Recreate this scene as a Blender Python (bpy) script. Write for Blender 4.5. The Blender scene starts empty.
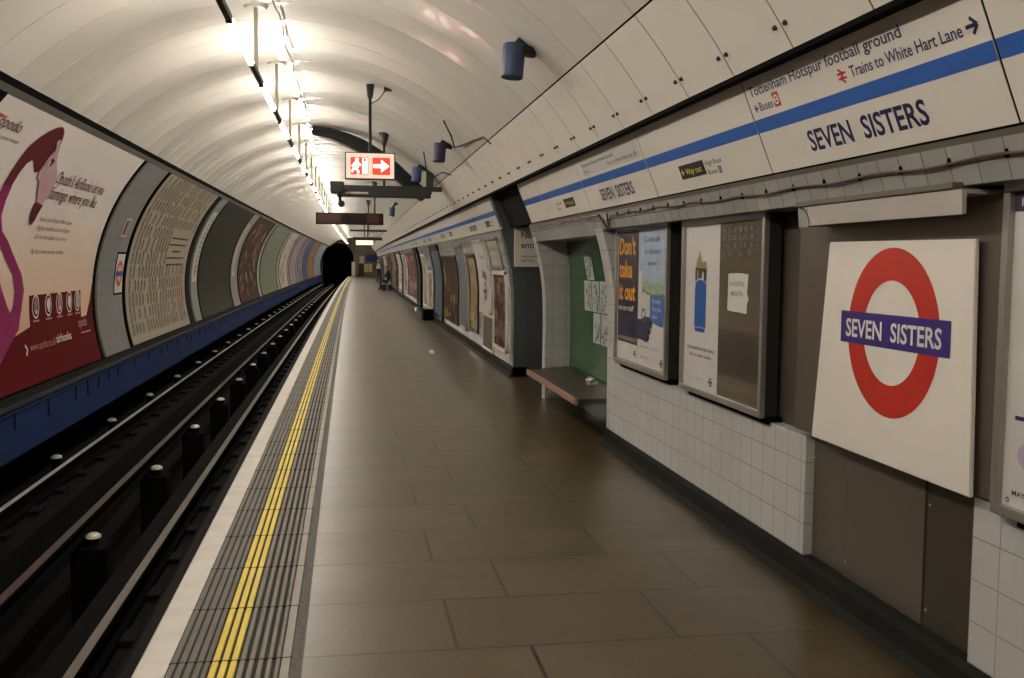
import bpy, bmesh, math, random
from mathutils import Vector, Matrix
random.seed(7)
SC = bpy.context.scene
COL = SC.collection
PI = math.pi
# ------------------------------------------------------------------ camera
H = 1.555
F, YAW, PIT, ROL = 1000.0, math.radians(9.37), math.radians(4.4), math.radians(.52)
cam_d = bpy.data.cameras.new('camera'); cam = bpy.data.objects.new('camera', cam_d); COL.objects.link(cam)
SC.camera = cam
cam_d.sensor_width = 36.0; cam_d.lens = F/1024*36.0; cam_d.clip_end = 400; cam_d.clip_start = .05
fw = Vector((math.sin(YAW)*math.cos(PIT), math.cos(YAW)*math.cos(PIT), -math.sin(PIT)))
rt = Vector((math.cos(YAW), -math.sin(YAW), 0)); up = rt.cross(fw)
r2 = rt*math.cos(ROL)+up*math.sin(ROL); u2 = -rt*math.sin(ROL)+up*math.cos(ROL)
cam.matrix_world = Matrix(((r2.x, u2.x, -fw.x, 0), (r2.y, u2.y, -fw.y, 0), (r2.z, u2.z, -fw.z, H), (0, 0, 0, 1)))
# ------------------------------------------------------------------ world, exposure
w = bpy.data.worlds.new('world'); SC.world = w; w.use_nodes = True
w.node_tree.nodes['Background'].inputs[0].default_value = (.9, .85, .75, 1)
w.node_tree.nodes['Background'].inputs[1].default_value = .003
SC.view_settings.view_transform = 'Standard'; SC.view_settings.look = 'None'
SC.view_settings.gamma = 1; SC.view_settings.use_curve_mapping = False
SC.view_settings.exposure = 1.42
TUBE_POWER = 34.0
TUBE_COLOR = (1.0, .92, .815)
SC.cycles.use_denoising = True
SC.cycles.max_bounces = 8

# ------------------------------------------------------------------ materials
MATS = {}
def M(name, rgb, rough=.5, metal=0., noise=.08, scale=6., bump=0., coat=0., emit=0., spec=.5):
    if name in MATS: return MATS[name]
    m = bpy.data.materials.new(name); m.use_nodes = True; nt = m.node_tree; b = nt.nodes['Principled BSDF']
    tc = nt.nodes.new('ShaderNodeTexCoord'); nz = nt.nodes.new('ShaderNodeTexNoise'); nz.inputs['Scale'].default_value = scale
    nz.inputs['Detail'].default_value = 5; nt.links.new(tc.outputs['Object'], nz.inputs['Vector'])
    mx = nt.nodes.new('ShaderNodeMix'); mx.data_type = 'RGBA'
    k = 1-noise*2.2
    mx.inputs[6].default_value = (rgb[0]*k, rgb[1]*k, rgb[2]*k, 1)
    k2 = 1+noise*.8
    mx.inputs[7].default_value = (min(1, rgb[0]*k2), min(1, rgb[1]*k2), min(1, rgb[2]*k2), 1)
    nt.links.new(nz.outputs['Fac'], mx.inputs[0]); nt.links.new(mx.outputs[2], b.inputs['Base Color'])
    b.inputs['Roughness'].default_value = rough; b.inputs['Metallic'].default_value = metal
    b.inputs['Specular IOR Level'].default_value = spec
    b.inputs['Coat Weight'].default_value = coat; b.inputs['Coat Roughness'].default_value = .06
    if bump:
        bp = nt.nodes.new('ShaderNodeBump'); bp.inputs['Strength'].default_value = bump; bp.inputs['Distance'].default_value = .01
        nt.links.new(nz.outputs['Fac'], bp.inputs['Height']); nt.links.new(bp.outputs['Normal'], b.inputs['Normal'])
    if emit:
        b.inputs['Emission Color'].default_value = (*rgb, 1); b.inputs['Emission Strength'].default_value = emit
    MATS[name] = m; return m

def tiled(name, c1, c2, grout, bw, rh, off, mortar, axes, shift, rough=.3, freq=2, coat=0., dirt=None, spec=.5, bump=.3, dirtamt=.3, speck=0., grime=None):
    m = bpy.data.materials.new(name); m.use_nodes = True; nt = m.node_tree; b = nt.nodes['Principled BSDF']; N = nt.nodes.new; L = nt.links.new
    tc = N('ShaderNodeNewGeometry'); sp = N('ShaderNodeSeparateXYZ'); L(tc.outputs['Position'], sp.inputs[0])
    cb = N('ShaderNodeCombineXYZ')
    for i, (a, s) in enumerate(zip(axes, shift)):
        ad = N('ShaderNodeMath'); ad.operation = 'ADD'; ad.inputs[1].default_value = s; L(sp.outputs[a], ad.inputs[0]); L(ad.outputs[0], cb.inputs[i])
    br = N('ShaderNodeTexBrick'); L(cb.outputs[0], br.inputs['Vector'])
    br.offset = off; br.offset_frequency = freq; br.squash = 1
    br.inputs['Scale'].default_value = 1; br.inputs['Mortar Size'].default_value = mortar; br.inputs['Mortar Smooth'].default_value = .1
    br.inputs['Brick Width'].default_value = bw; br.inputs['Row Height'].default_value = rh
    br.inputs['Color1'].default_value = (*c1, 1); br.inputs['Color2'].default_value = (*c2, 1); br.inputs['Mortar'].default_value = (*grout, 1)
    nz = N('ShaderNodeTexNoise'); nz.inputs['Scale'].default_value = 1.7; nz.inputs['Detail'].default_value = 7; nz.inputs['Roughness'].default_value = .6
    L(tc.outputs['Position'], nz.inputs['Vector'])
    rp = N('ShaderNodeValToRGB'); rp.color_ramp.elements[0].position = .38; rp.color_ramp.elements[1].position = .62
    L(nz.outputs['Fac'], rp.inputs[0])
    sc = N('ShaderNodeMath'); sc.operation = 'MULTIPLY'; sc.inputs[1].default_value = dirtamt; L(rp.outputs[0], sc.inputs[0])
    mx = N('ShaderNodeMix'); mx.data_type = 'RGBA'; L(sc.outputs[0], mx.inputs[0]); L(br.outputs['Color'], mx.inputs[6])
    mx.inputs[7].default_value = (*(dirt or tuple(v*.75 for v in c1)), 1); L(mx.outputs[2], b.inputs['Base Color'])
    # fine speckle
    n2 = N('ShaderNodeTexNoise'); n2.inputs['Scale'].default_value = 60; n2.inputs['Detail'].default_value = 3; L(tc.outputs['Position'], n2.inputs['Vector'])
    mm = N('ShaderNodeMix'); mm.data_type = 'RGBA'; mm.blend_type = 'OVERLAY'; mm.inputs[0].default_value = speck; L(mx.outputs[2], mm.inputs[6]); L(n2.outputs['Fac'], mm.inputs[7]); L(mm.outputs[2], b.inputs['Base Color'])
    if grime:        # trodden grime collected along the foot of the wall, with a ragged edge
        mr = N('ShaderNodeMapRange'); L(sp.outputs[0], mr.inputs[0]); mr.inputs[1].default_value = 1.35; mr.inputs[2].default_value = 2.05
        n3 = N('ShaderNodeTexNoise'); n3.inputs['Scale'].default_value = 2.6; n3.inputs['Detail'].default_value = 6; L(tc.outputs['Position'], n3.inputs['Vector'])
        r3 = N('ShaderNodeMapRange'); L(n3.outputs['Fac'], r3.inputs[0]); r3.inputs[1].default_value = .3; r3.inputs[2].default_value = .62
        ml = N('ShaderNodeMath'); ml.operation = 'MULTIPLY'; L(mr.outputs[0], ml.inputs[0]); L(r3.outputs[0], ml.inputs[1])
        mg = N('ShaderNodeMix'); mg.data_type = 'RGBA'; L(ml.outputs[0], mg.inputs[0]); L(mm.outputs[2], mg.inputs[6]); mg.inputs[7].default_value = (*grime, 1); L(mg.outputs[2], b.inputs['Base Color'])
    b.inputs['Roughness'].default_value = rough; b.inputs['Coat Weight'].default_value = coat; b.inputs['Specular IOR Level'].default_value = spec
    bp = N('ShaderNodeBump'); bp.inputs['Strength'].default_value = bump; bp.inputs['Distance'].default_value = .004; bp.invert = True
    L(br.outputs['Fac'], bp.inputs['Height']); L(bp.outputs['Normal'], b.inputs['Normal'])
    MATS[name] = m; return m

white = M('white_enamel', (.68, .64, .57), .5, noise=.03, scale=2.5, coat=.45, spec=.15)
panelw = M('panel_enamel', (.82, .77, .68), .33, noise=.04, scale=3)
signw = M('sign_enamel', (.78, .73, .645), .3, noise=.03, scale=3)
blue = M('line_blue', (.035, .13, .46), .35, noise=.05)
navy = M('navy_ink', (.02, .018, .085), .4, noise=.02)
red = M('signal_red', (.58, .035, .02), .35, noise=.03)
barblue = M('roundel_blue', (.045, .03, .22), .35, noise=.03)
black = M('black_gap', (.004, .004, .004), .9, spec=.05)
dark = M('dark_paint', (.022, .022, .02), .5, noise=.2)
slate = M('slate_paint', (.035, .04, .043), .35, noise=.12, scale=3)
brown = M('brown_metal', (.16, .13, .10), .32, .35, noise=.1, scale=1.4)
trimbrown = M('trim_brown', (.115, .095, .07), .5, noise=.1)
steel = M('satin_aluminium', (.42, .40, .37), .38, .7, noise=.06)
railtop = M('rail_steel', (.30, .28, .25), .3, .8, noise=.1, scale=20)
railside = M('rail_rust', (.006, .0055, .005), 1., 0., spec=.02, noise=.3, scale=20)
condr = M('conductor_rail_steel', (.13, .10, .08), .5, .6, noise=.2, scale=20)
ballast = M('track_bed', (.007, .0065, .006), .95, noise=.4, scale=5, bump=.4, spec=.1)
ductblue = M('duct_blue', (.012, .035, .125), .7, spec=.15, noise=.18, scale=4)
ceramic = M('ceramic', (.62, .58, .5), .3)
greywall = M('grey_band', (.20, .21, .205), .4, noise=.08, scale=2)
lightgrey = M('light_grey_band', (.26, .26, .245), .45, noise=.1, scale=3)
wallblack = M('wall_blackened', (.008, .0078, .007), .8, noise=.25, spec=.12)
yellow = M('safety_yellow', (.78, .60, .055), .55, noise=.12, scale=9)
coping = M('coping_white', (.64, .61, .55), .6, noise=.14, scale=7)
ribmat = M('tactile_rib', (.20, .18, .145), .6, noise=.2, scale=9)
ribdark = M('tactile_rib_dark', (.13, .12, .095), .6, noise=.2, scale=9)
groove = M('tactile_groove', (.02, .018, .014), .9)
plain = M('edging_stone', (.30, .275, .23), .55, noise=.15, scale=8)
worn = M('worn_strip', (.12, .11, .09), .7, noise=.45, scale=45)
skirtm = M('skirting_dark', (.013, .014, .011), .8, noise=.3, scale=5, spec=.2)
speakerb = M('speaker_blue', (.028, .055, .13), .45, noise=.1)
woodm = M('bench_wood', (.045, .032, .022), .4, noise=.2, scale=10)
woodedge = M('bench_edge', (.36, .2, .13), .4, noise=.15, scale=12)
paper = M('paper_white', (.62, .60, .56), .5, noise=.03)
cablered = M('cable_red', (.10, .028, .026), .5)
cream = M('bracket_cream', (.6, .56, .42), .4)
skin = M('skin', (.42, .25, .18), .6)
textgrey = M('ink_grey', (.16, .15, .15), .6)
inkblack = M('ink_black', (.015, .014, .014), .5)

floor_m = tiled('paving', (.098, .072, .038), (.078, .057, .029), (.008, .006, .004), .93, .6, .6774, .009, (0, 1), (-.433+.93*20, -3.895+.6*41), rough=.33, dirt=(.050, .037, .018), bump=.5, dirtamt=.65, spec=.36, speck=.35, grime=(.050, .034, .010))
tile_low = tiled('wall_tile_lower', (.56, .56, .54), (.53, .53, .51), (.30, .29, .27), .153, .153, 0, .0028, (1, 2), (-3.2+.153*200, -.132+.153*20), rough=.18, dirt=(.47, .46, .43), spec=.5, dirtamt=.4)
tile_band = tiled('wall_tile_band', (.42, .42, .40), (.33, .33, .315), (.06, .055, .05), .153, .4, 0, .0028, (1, 2), (-3.2+.153*200, .5), rough=.22, dirt=(.28, .27, .235), dirtamt=.5)
tile_far = tiled('wall_tile_far', (.52, .51, .48), (.47, .46, .43), (.16, .15, .13), .153, .153, 0, .003, (1, 2), (-3.2+.153*200, -.132+.153*20), rough=.2, dirt=(.3, .29, .25), dirtamt=.4)
tile_green = tiled('alcove_green_tile', (.028, .115, .035), (.024, .095, .03), (.012, .05, .016), .153, .153, 0, .003, (1, 2), (30.6, 3.06), rough=.2, dirt=(.02, .07, .025))
tile_grey = tiled('grey_tile', (.23, .24, .235), (.21, .22, .215), (.13, .13, .125), .153, .153, 0, .003, (1, 2), (30.6, 3.06), rough=.3, dirt=(.17, .175, .17))
tile_jamb = tiled('jamb_tile', (.48, .48, .45), (.45, .45, .42), (.27, .27, .26), .153, .153, 0, .003, (0, 2), (30.6, 3.06), rough=.3, dirt=(.2, .2, .18))
slate_t = tiled('slate_tile', (.09, .105, .108), (.085, .10, .10), (.045, .05, .05), .3, .3, 0, .003, (0, 2), (30., 3.), rough=.3, dirt=(.028, .03, .03))

# ------------------------------------------------------------------ helpers
K = .9e-4                                    # the tunnel bends gently to the right
CX, CZ, R = -.565, 1.0, 2.77                 # tunnel section
def bend(v): return Vector((v[0]+K*v[1]**2, v[1], v[2]))
BASE = {}
def kids(o, kind=None): pass
def obj(name, bm, mat, parent=None, base=None, smooth=False, straight=False):
    me = bpy.data.meshes.new(name)
    if parent is not None: b = BASE[parent.name]
    else: b = Vector(base) if base is not None else Vector((0, 0, 0))
    bb = bend(b)
    for v in bm.verts: v.co = (Vector(v.co) if straight else bend(v.co)) - bb
    bm.normal_update(); bm.to_mesh(me); bm.free()
    for mt in (mat if isinstance(mat, (list, tuple)) else [mat]): me.materials.append(mt)
    if smooth:
        for p in me.polygons: p.use_smooth = True
    o = bpy.data.objects.new(name, me); COL.objects.link(o)
    if parent is not None: o.parent = parent
    else: o.location = bb
    BASE[o.name] = b
    return o
def thing(name, label, cat, base, group=None):
    o = bpy.data.objects.new(name, None); COL.objects.link(o); o.location = bend(base); BASE[o.name] = Vector(base)
    return tag(o, label, cat, group)
def tag(o, label, cat, group=None, kind=None):
    o['label'] = label; o['category'] = cat
    if group: o['group'] = group
    if kind: o['kind'] = kind
    return o
def struct(o): o['kind'] = 'structure'; return o
def dup(root, newbase, label=None, group=None):
    r = root.copy(); COL.objects.link(r); r.location = bend(newbase)
    if label: r['label'] = label
    if group: r['group'] = group
    for ch in list(root.children):
        c = ch.copy(); COL.objects.link(c); c.parent = r
        for g in ch.children:
            d = g.copy(); COL.objects.link(d); d.parent = c
    return r
def NB(): return bmesh.new()
def box(bm, x0, x1, y0, y1, z0, z1, mi=0):
    vs = [bm.verts.new((x, y, z)) for x in (x0, x1) for y in (y0, y1) for z in (z0, z1)]
    for f in ((0, 1, 3, 2), (4, 6, 7, 5), (0, 4, 5, 1), (2, 3, 7, 6), (0, 2, 6, 4), (1, 5, 7, 3)):
        bm.faces.new([vs[i] for i in f]).material_index = mi
def bbox(bm, x0, x1, y0, y1, z0, z1, bev=.005, mi=0):
    t = NB(); box(t, x0, x1, y0, y1, z0, z1)
    bmesh.ops.bevel(t, geom=t.edges[:], offset=bev, segments=2, affect='EDGES', profile=.6)
    merge(bm, t, mi)
def merge(bm, t, mi=0):
    mp = {v: bm.verts.new(v.co) for v in t.verts}
    for f in t.faces:
        try: g = bm.faces.new([mp[v] for v in f.verts]); g.material_index = mi; g.smooth = f.smooth
        except ValueError: pass
    t.free()
def quadbox(bm, pts8, mi=0):     # two quads, front then back
    vs = [bm.verts.new(p) for p in pts8]
    for f in ((0, 1, 2, 3), (7, 6, 5, 4), (0, 4, 5, 1), (1, 5, 6, 2), (2, 6, 7, 3), (3, 7, 4, 0)):
        bm.faces.new([vs[i] for i in f]).material_index = mi
def ysteps(a, b, st=5.0):
    n = max(1, int(math.ceil((b-a)/st))); return [a+(b-a)*i/n for i in range(n+1)]
def sweep(bm, prof, y0, y1, closed=False, caps=False, mi=0, st=5.0, smooth=False):
    rows = [[bm.verts.new((x, y, z)) for x, z in prof] for y in ysteps(y0, y1, st)]
    n = len(prof)
    for a, b in zip(rows, rows[1:]):
        for i in range(n if closed else n-1):
            f = bm.faces.new((a[i], a[(i+1) % n], b[(i+1) % n], b[i])); f.material_index = mi; f.smooth = smooth
    if caps:
        for r_ in (rows[0], rows[-1]): bm.faces.new(r_).material_index = mi
def tube(bm, pts, r, seg=8, mi=0, cap=True):
    pts = [Vector(p) for p in pts]; rings = []
    rs = r if isinstance(r, (list, tuple)) else [r]*len(pts)
    for i, p in enumerate(pts):
        d = (pts[min(i+1, len(pts)-1)]-pts[max(i-1, 0)]).normalized()
        a = d.cross(Vector((0, 0, 1))) if abs(d.z) < .95 else d.cross(Vector((0, 1, 0)))
        a.normalize(); b = d.cross(a)
        rings.append([bm.verts.new(p+(a*math.cos(2*PI*k/seg)+b*math.sin(2*PI*k/seg))*rs[i]) for k in range(seg)])
    for A, B_ in zip(rings, rings[1:]):
        for k in range(seg):
            f = bm.faces.new((A[k], A[(k+1) % seg], B_[(k+1) % seg], B_[k])); f.material_index = mi; f.smooth = True
    if cap:
        bm.faces.new(rings[0]).material_index = mi; bm.faces.new(rings[-1]).material_index = mi
def cpt(ang, r=R):
    a = math.radians(ang); return (CX+r*math.cos(a), CZ+r*math.sin(a))
def zx(z, r=R): return CX+(r if z < CZ else math.sqrt(r*r-(z-CZ)**2))
def arc(a0, a1, r=R, n=None):
    n = n or max(2, int(abs(a1-a0)/3)); return [cpt(a0+(a1-a0)*i/n, r) for i in range(n+1)]

# flat artwork mapped onto a surface: one mesh, many inks
def S_left(u, v, d):
    x, z = cpt(196-math.degrees(v/R), R-d); return (x, u, z)
def S_right(y0):
    return lambda u, v, d: (zx(v)-d, y0-u, v)
def S_xplane(x0, y0, lean=0.):
    return lambda u, v, d: (x0-d+lean*v, y0-u, v)
def S_front(y0):
    return lambda u, v, d: (u, y0-d, v)
FZL = .5/.4*.4327
def S_frieze(y0):
    return lambda u, v, d: (2.055-.3813*v-d*.924, y0-u, 2.0+.9244*v-d*.381)
_TC = {}
def text_mesh(s, bold):
    if (s, bold) in _TC: return _TC[(s, bold)]
    cu = bpy.data.curves.new('lettering_source', 'FONT'); cu.body = s; cu.resolution_u = 3; cu.offset = bold
    ob = bpy.data.objects.new('lettering_source', cu); COL.objects.link(ob)
    dg = bpy.context.evaluated_depsgraph_get(); dg.update()
    me = bpy.data.meshes.new_from_object(ob.evaluated_get(dg))
    vs = [v.co.copy() for v in me.vertices]; fs = [tuple(p.vertices) for p in me.polygons]
    bpy.data.objects.remove(ob); bpy.data.curves.remove(cu); bpy.data.meshes.remove(me)
    _TC[(s, bold)] = (vs, fs); return vs, fs
class Art:
    def __init__(s, surf): s.surf = surf; s.bm = NB(); s.mats = []; s.lay = s.bm.verts.layers.int.new('lv')
    def mi(s, m):
        if m not in s.mats: s.mats.append(m)
        return s.mats.index(m)
    def faces(s, vs, fs, m, lv):
        i = s.mi(m); V = []
        for v in vs:
            q = s.bm.verts.new((v[0], v[1], 0)); q[s.lay] = lv; V.append(q)
        for f in fs:
            try: s.bm.faces.new([V[k] for k in f]).material_index = i
            except ValueError: pass
    def poly(s, pts, m, lv=0):
        t = NB(); f = t.faces.new([t.verts.new((p[0], p[1], 0)) for p in pts])
        f.normal_update()
        if len(pts) > 4: bmesh.ops.triangulate(t, faces=[f], ngon_method='EAR_CLIP')
        t.verts.index_update()
        s.faces([v.co for v in t.verts], [[v.index for v in g.verts] for g in t.faces], m, lv); t.free()
    def rect(s, u0, v0, u1, v1, m, lv=0): s.poly([(u0, v0), (u1, v0), (u1, v1), (u0, v1)], m, lv)
    def disc(s, cu, cv, ru, rv, m, lv=1, n=32, a0=0, a1=360):
        s.poly([(cu+ru*math.cos(math.radians(a0+(a1-a0)*i/n)), cv+rv*math.sin(math.radians(a0+(a1-a0)*i/n))) for i in range(n+(0 if a1-a0 == 360 else 1))], m, lv)
    def ring(s, cu, cv, ro, ri, m, lv=1, n=64, asp=1.):
        for i in range(n):
            a, b = 2*PI*i/n, 2*PI*(i+1)/n
            s.poly([(cu+ro*asp*math.cos(a), cv+ro*math.sin(a)), (cu+ro*asp*math.cos(b), cv+ro*math.sin(b)), (cu+ri*asp*math.cos(b), cv+ri*math.sin(b)), (cu+ri*asp*math.cos(a), cv+ri*math.sin(a))], m, lv)
    def line(s, pts, wd, m, lv=1):
        for (a, b), (c, d) in zip(pts, pts[1:]):
            L_ = math.hypot(c-a, d-b) or 1e-6; nx, ny = -(d-b)/L_*wd/2, (c-a)/L_*wd/2
            s.poly([(a+nx, b+ny), (a-nx, b-ny), (c-nx, d-ny), (c+nx, d+ny)], m, lv)
    def text(s, body, u, v, cap, m, lv=2, width=None, bold=0., align='L', slant=0., rot=0.):
        vs, fs = text_mesh(body, bold); k = cap/.73
        x0 = min(p.x for p in vs); x1 = max(p.x for p in vs)
        kx = k if width is None else width/(x1-x0)
        off = {'L': 0, 'C': -(x1-x0)*kx/2, 'R': -(x1-x0)*kx}[align]
        P = []
        for p in vs:
            a, b = (p.x-x0)*kx+off+slant*p.y*k, p.y*k
            P.append((u+a*math.cos(rot)-b*math.sin(rot), v+a*math.sin(rot)+b*math.cos(rot)))
        s.faces(P, fs, m, lv)
    def arrow(s, u, v, L_, m, lv=2, dir=1, wd=.2):
        s.line([(u, v), (u+dir*L_*.92, v)], L_*wd, m, lv)
        for sg in (-1, 1): s.line([(u+dir*L_*.5, v+sg*L_*.45), (u+dir*L_, v)], L_*wd, m, lv)
    def build(s, name, parent=None, base=None, conform=0., eps=.0012):
        bm = s.bm
        if conform:
            vs = [v.co.y for v in bm.verts]; a, b = min(vs), max(vs); n = int((b-a)/conform)
            for i in range(1, n+1):
                bmesh.ops.bisect_plane(bm, geom=bm.verts[:]+bm.edges[:]+bm.faces[:], plane_co=(0, a+(b-a)*i/(n+1), 0), plane_no=(0, 1, 0), dist=1e-6)
        # bisected vertices inherit no level: take the level from a neighbour through the face's material order
        for f in bm.faces: pass
        lv = {}
        for v in bm.verts:
            lv[v] = v[s.lay]
        for v in bm.verts:
            v.co = Vector(s.surf(v.co.x, v.co.y, eps*lv[v]))
        bm.verts.layers.int.remove(s.lay)
        return obj(name, bm, s.mats, parent, base)
def roundel(a, cu, cv, ro, white_=None, bar=None, ringm=None, asp=1., text=None, lv=1):
    a.ring(cu, cv, ro, ro*.618, ringm or red, lv, 48, asp)
    a.rect(cu-ro*1.2*asp, cv-ro*.2, cu+ro*1.2*asp, cv+ro*.2, bar or barblue, lv+1)
    if text: a.text(text, cu, cv-ro*.1, ro*.21, signw, lv+2, width=ro*2.05*asp, bold=.012, align='C')

# ------------------------------------------------------------------ shell: ceiling
PITCH, J0 = .637, 3.93
RING0, RING1 = -20, 151
YE = J0+PITCH*RING1                # far end, about 100 m
YB = J0+PITCH*RING0                # behind the camera
def make_ceiling():
    bm = NB(); angs = [42.2+(135.6-42.2)*i/30 for i in range(31)]
    prof = ((0., .012, 0), (.005, .012, 0), (.0055, 0., 1), (.08, .003, 1), (.3185, .006, 1), (.557, .003, 1), (.6325, 0., 1), (.634, .014, 0))
    prev = None
    for k in range(RING0, RING1):
        for dy, dr, fl in prof:
            y = J0+PITCH*k+dy
            row = [bm.verts.new((cpt(a, R+dr)[0], y, cpt(a, R+dr)[1])) for a in angs]
            if prev:
                for i in range(len(angs)-1):
                    f = bm.faces.new((prev[0][i], prev[0][i+1], row[i+1], row[i]))
                    f.smooth = bool(fl and prev[1]); f.material_index = 0 if (fl or prev[1]) else 1
            prev = (row, fl)
    bm.edges.ensure_lookup_table()
    for e in bm.edges:
        if len(e.link_faces) == 2 and e.link_faces[0].smooth != e.link_faces[1].smooth: e.smooth = False
    struct(obj('ceiling', bm, [white, M('joint_shadow', (.035, .03, .024), .9, spec=.05)]))
make_ceiling()
# backing behind ceiling and wall so that no gap opens to the outside
bm = NB(); sweep(bm, arc(20.5, 200, R+.13), YB, YE, st=4)
struct(obj('ceiling_backing', bm, wallblack))
# seam angle between upper panels and access panels
bm = NB(); sweep(bm, arc(41.9, 42.7, R+.012), YB, YE, st=4); struct(obj('trim_1', bm, black))
bm = NB(); sweep(bm, arc(31.2, 42.1, R+.003, 12), YB, YE, st=4); struct(obj('trim_21', bm, black))
# cornice channel under the access panels
bm = NB(); sweep(bm, [(1.800, 2.437), (1.797, 2.414), (1.812, 2.408), (1.835, 2.408), (1.835, 2.445)], YB, YE, closed=True, caps=True, st=4)
struct(obj('trim_2', bm, black))
# access panels with latches
def make_panel():
    y = J0
    t = thing('access_panel', 'cream enamel ceiling access panel with paired latches above the blue-striped frieze', 'panel', (zx(2.43), y, 2.43), 'ceiling access panels above the frieze')
    bm = NB(); n = 6
    A = [31.3+(41.95-31.3)*i/n for i in range(n+1)]
    ys = (y+.006, y+PITCH-.006)
    def row(rr, yy): return [bm.verts.new((cpt(a, rr)[0], yy, cpt(a, rr)[1])) for a in A]
    f0, f1 = row(R, ys[0]), row(R, ys[1])
    for i in range(n): bm.faces.new((f0[i], f0[i+1], f1[i+1], f1[i])).smooth = True
    for yy in ys:
        g0, g1 = row(R, yy), row(R+.012, yy)
        for i in range(n): bm.faces.new((g0[i], g0[i+1], g1[i+1], g1[i]))
    for a in (A[0], A[-1]):
        q = [bm.verts.new((cpt(a, rr)[0], yy, cpt(a, rr)[1])) for rr, yy in ((R, ys[0]), (R, ys[1]), (R+.012, ys[1]), (R+.012, ys[0]))]; bm.faces.new(q)
    obj('panel', bm, panelw, t)
    for yy in (y+.048, y+PITCH-.048):
        bm = NB(); c0 = Vector((cpt(33.5, R)[0], yy, cpt(33.5, R)[1])); c1 = Vector((cpt(33.5, R-.014)[0], yy, cpt(33.5, R-.014)[1]))
        tube(bm, [c0, c0.lerp(c1, .35), c1], [.0115, .0115, .008], 12); obj('latch', bm, dark, t)
    return t
ap = make_panel()
far_panel = None
for k in range(RING0+12, RING1):
    if k == 0: continue
    nb = BASE[ap.name]+Vector((0, PITCH*k, 0))
    if k < 45: dup(ap, nb)
    else:
        r = ap.copy(); COL.objects.link(r); r.location = bend(nb)
        r['label'] = 'small far-off cream ceiling access panel above the frieze towards the platform end'
        r['group'] = 'distant ceiling access panels'
        c = [q for q in ap.children if q.name.startswith('panel')][0].copy(); COL.objects.link(c); c.parent = r

# ------------------------------------------------------------------ shell: floor, walls
YPO, YPE = 11.28, 13.32            # cross passage
bm = NB()
for a, b, xr in ((YB, 8.34, 2.32), (8.34, 11.1, 2.75), (11.1, YPO, 2.32), (YPO, YPE, 5.2), (YPE, YE+3, 2.32)):
    sweep(bm, [(-.177, 0), (.8, 0), (xr, 0)], a, b, st=4)
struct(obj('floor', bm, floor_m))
# platform edge: coping, ribs, yellow line, worn strip
def strip(name, x0, x1, m, z=0., g=None):
    bm = NB(); sweep(bm, [(x0, z-.02), (x0, z), (x1, z), (x1, z-.02)], YB, YE, st=4); o = obj(name, bm, m, None); return struct(o)
bm = NB(); sweep(bm, [(-.60, -.2), (-.80, -.2), (-.807, -.012), (-.797, 0), (-.683, 0), (-.683, -.03)], YB, YE, st=4)
struct(obj('trim_3', bm, coping))
bm = NB(); sweep(bm, [(-.685, -.004), (-.17, -.004)], YB, YE, st=4); struct(obj('trim_4', bm, groove))
ribs = []
e = [-.680, -.648, -.614, -.580, -.546, -.529]
def ribstrip(name, edges, m, gap=.0075):
    bm = NB()
    for a, b in edges:
        yy = -3.295
        sweep(bm, [(a+gap/2, -.004), (a+gap/2+.003, .0015), (b-gap/2-.003, .0015), (b-gap/2, -.004)], YB, YE, st=4)
    struct(obj(name, bm, m))
ribstrip('trim_5', [(-.683, -.652), (-.652, -.619), (-.619, -.585), (-.585, -.553), (-.553, -.527)], ribdark, .006)
ribstrip('trim_6', [(-.527, -.494), (-.492, -.459), (-.457, -.424)], yellow, .007)
ribstrip('trim_7', [(-.424, -.392), (-.390, -.357), (-.355, -.322), (-.320, -.289), (-.287, -.258)], ribmat, .011)
ribstrip('trim_8', [(-.262, -.221)], plain, .004)
bm = NB(); sweep(bm, [(-.221, .0005), (-.177, .0005)], YB, YE, st=4); struct(obj('trim_9', bm, worn))
# transverse joints across the tactile strip, one every slab row
bm = NB()
k = -15
while 3.895+.6*k < 60:
    y = 3.895+.6*k+.01
    box(bm, -.683, -.221, y-.004, y+.004, -.003, .0022); k += 1
struct(obj('trim_10', bm, groove))
# platform face towards the track
bm = NB(); sweep(bm, [(-.60, -.19), (-.95, -.19), (-1.0, -.25), (-1.0, -.95)], YB, YE, st=4); struct(obj('wall_platform_face', bm, wallblack))

def vprof(z0, z1, n=6, off=0.): return [(zx(z0+(z1-z0)*i/n)-off, z0+(z1-z0)*i/n) for i in range(n+1)]
def wallpiece(name, y0, y1, prof, m, caps=False, closed=False, smooth=False):
    bm = NB(); sweep(bm, prof, y0, y1, st=4, caps=caps, closed=closed, smooth=smooth); return struct(obj(name, bm, m))
# lower tiles, with a return at their ends
def low(z0=.13, z1=.72): return [(2.36, z0)]+vprof(z0, z1, 3)+[(2.36, z1)]
wallpiece('wall_right', 4.53, 8.08, low(), tile_low, caps=True, closed=True)
wallpiece('wall_right_near', YB, 3.2, low(.13, .735), tile_low, caps=True, closed=True)
# upright tile strip between the poster bay and the bench alcove
wallpiece('wall_right_pier', 8.08, 8.34, [(2.75, .0)]+[(zx(.13), 0)]+vprof(.13, 1.84, 12)+[(2.75, 1.84)], tile_low, caps=True, closed=True)
# tile band under the frieze
wallpiece('wall_right_band', YB, YPO, [(2.6, 1.83)]+vprof(1.83, 1.962, 3)+[(2.6, 1.962)], tile_band, caps=True, closed=True)
wallpiece('wall_right_lintel', 8.34, 11.1, [(2.7, 1.79), (zx(1.79)+.002, 1.79), (zx(1.84)+.002, 1.84), (2.7, 1.84)], tile_band, caps=True, closed=True)
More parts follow.
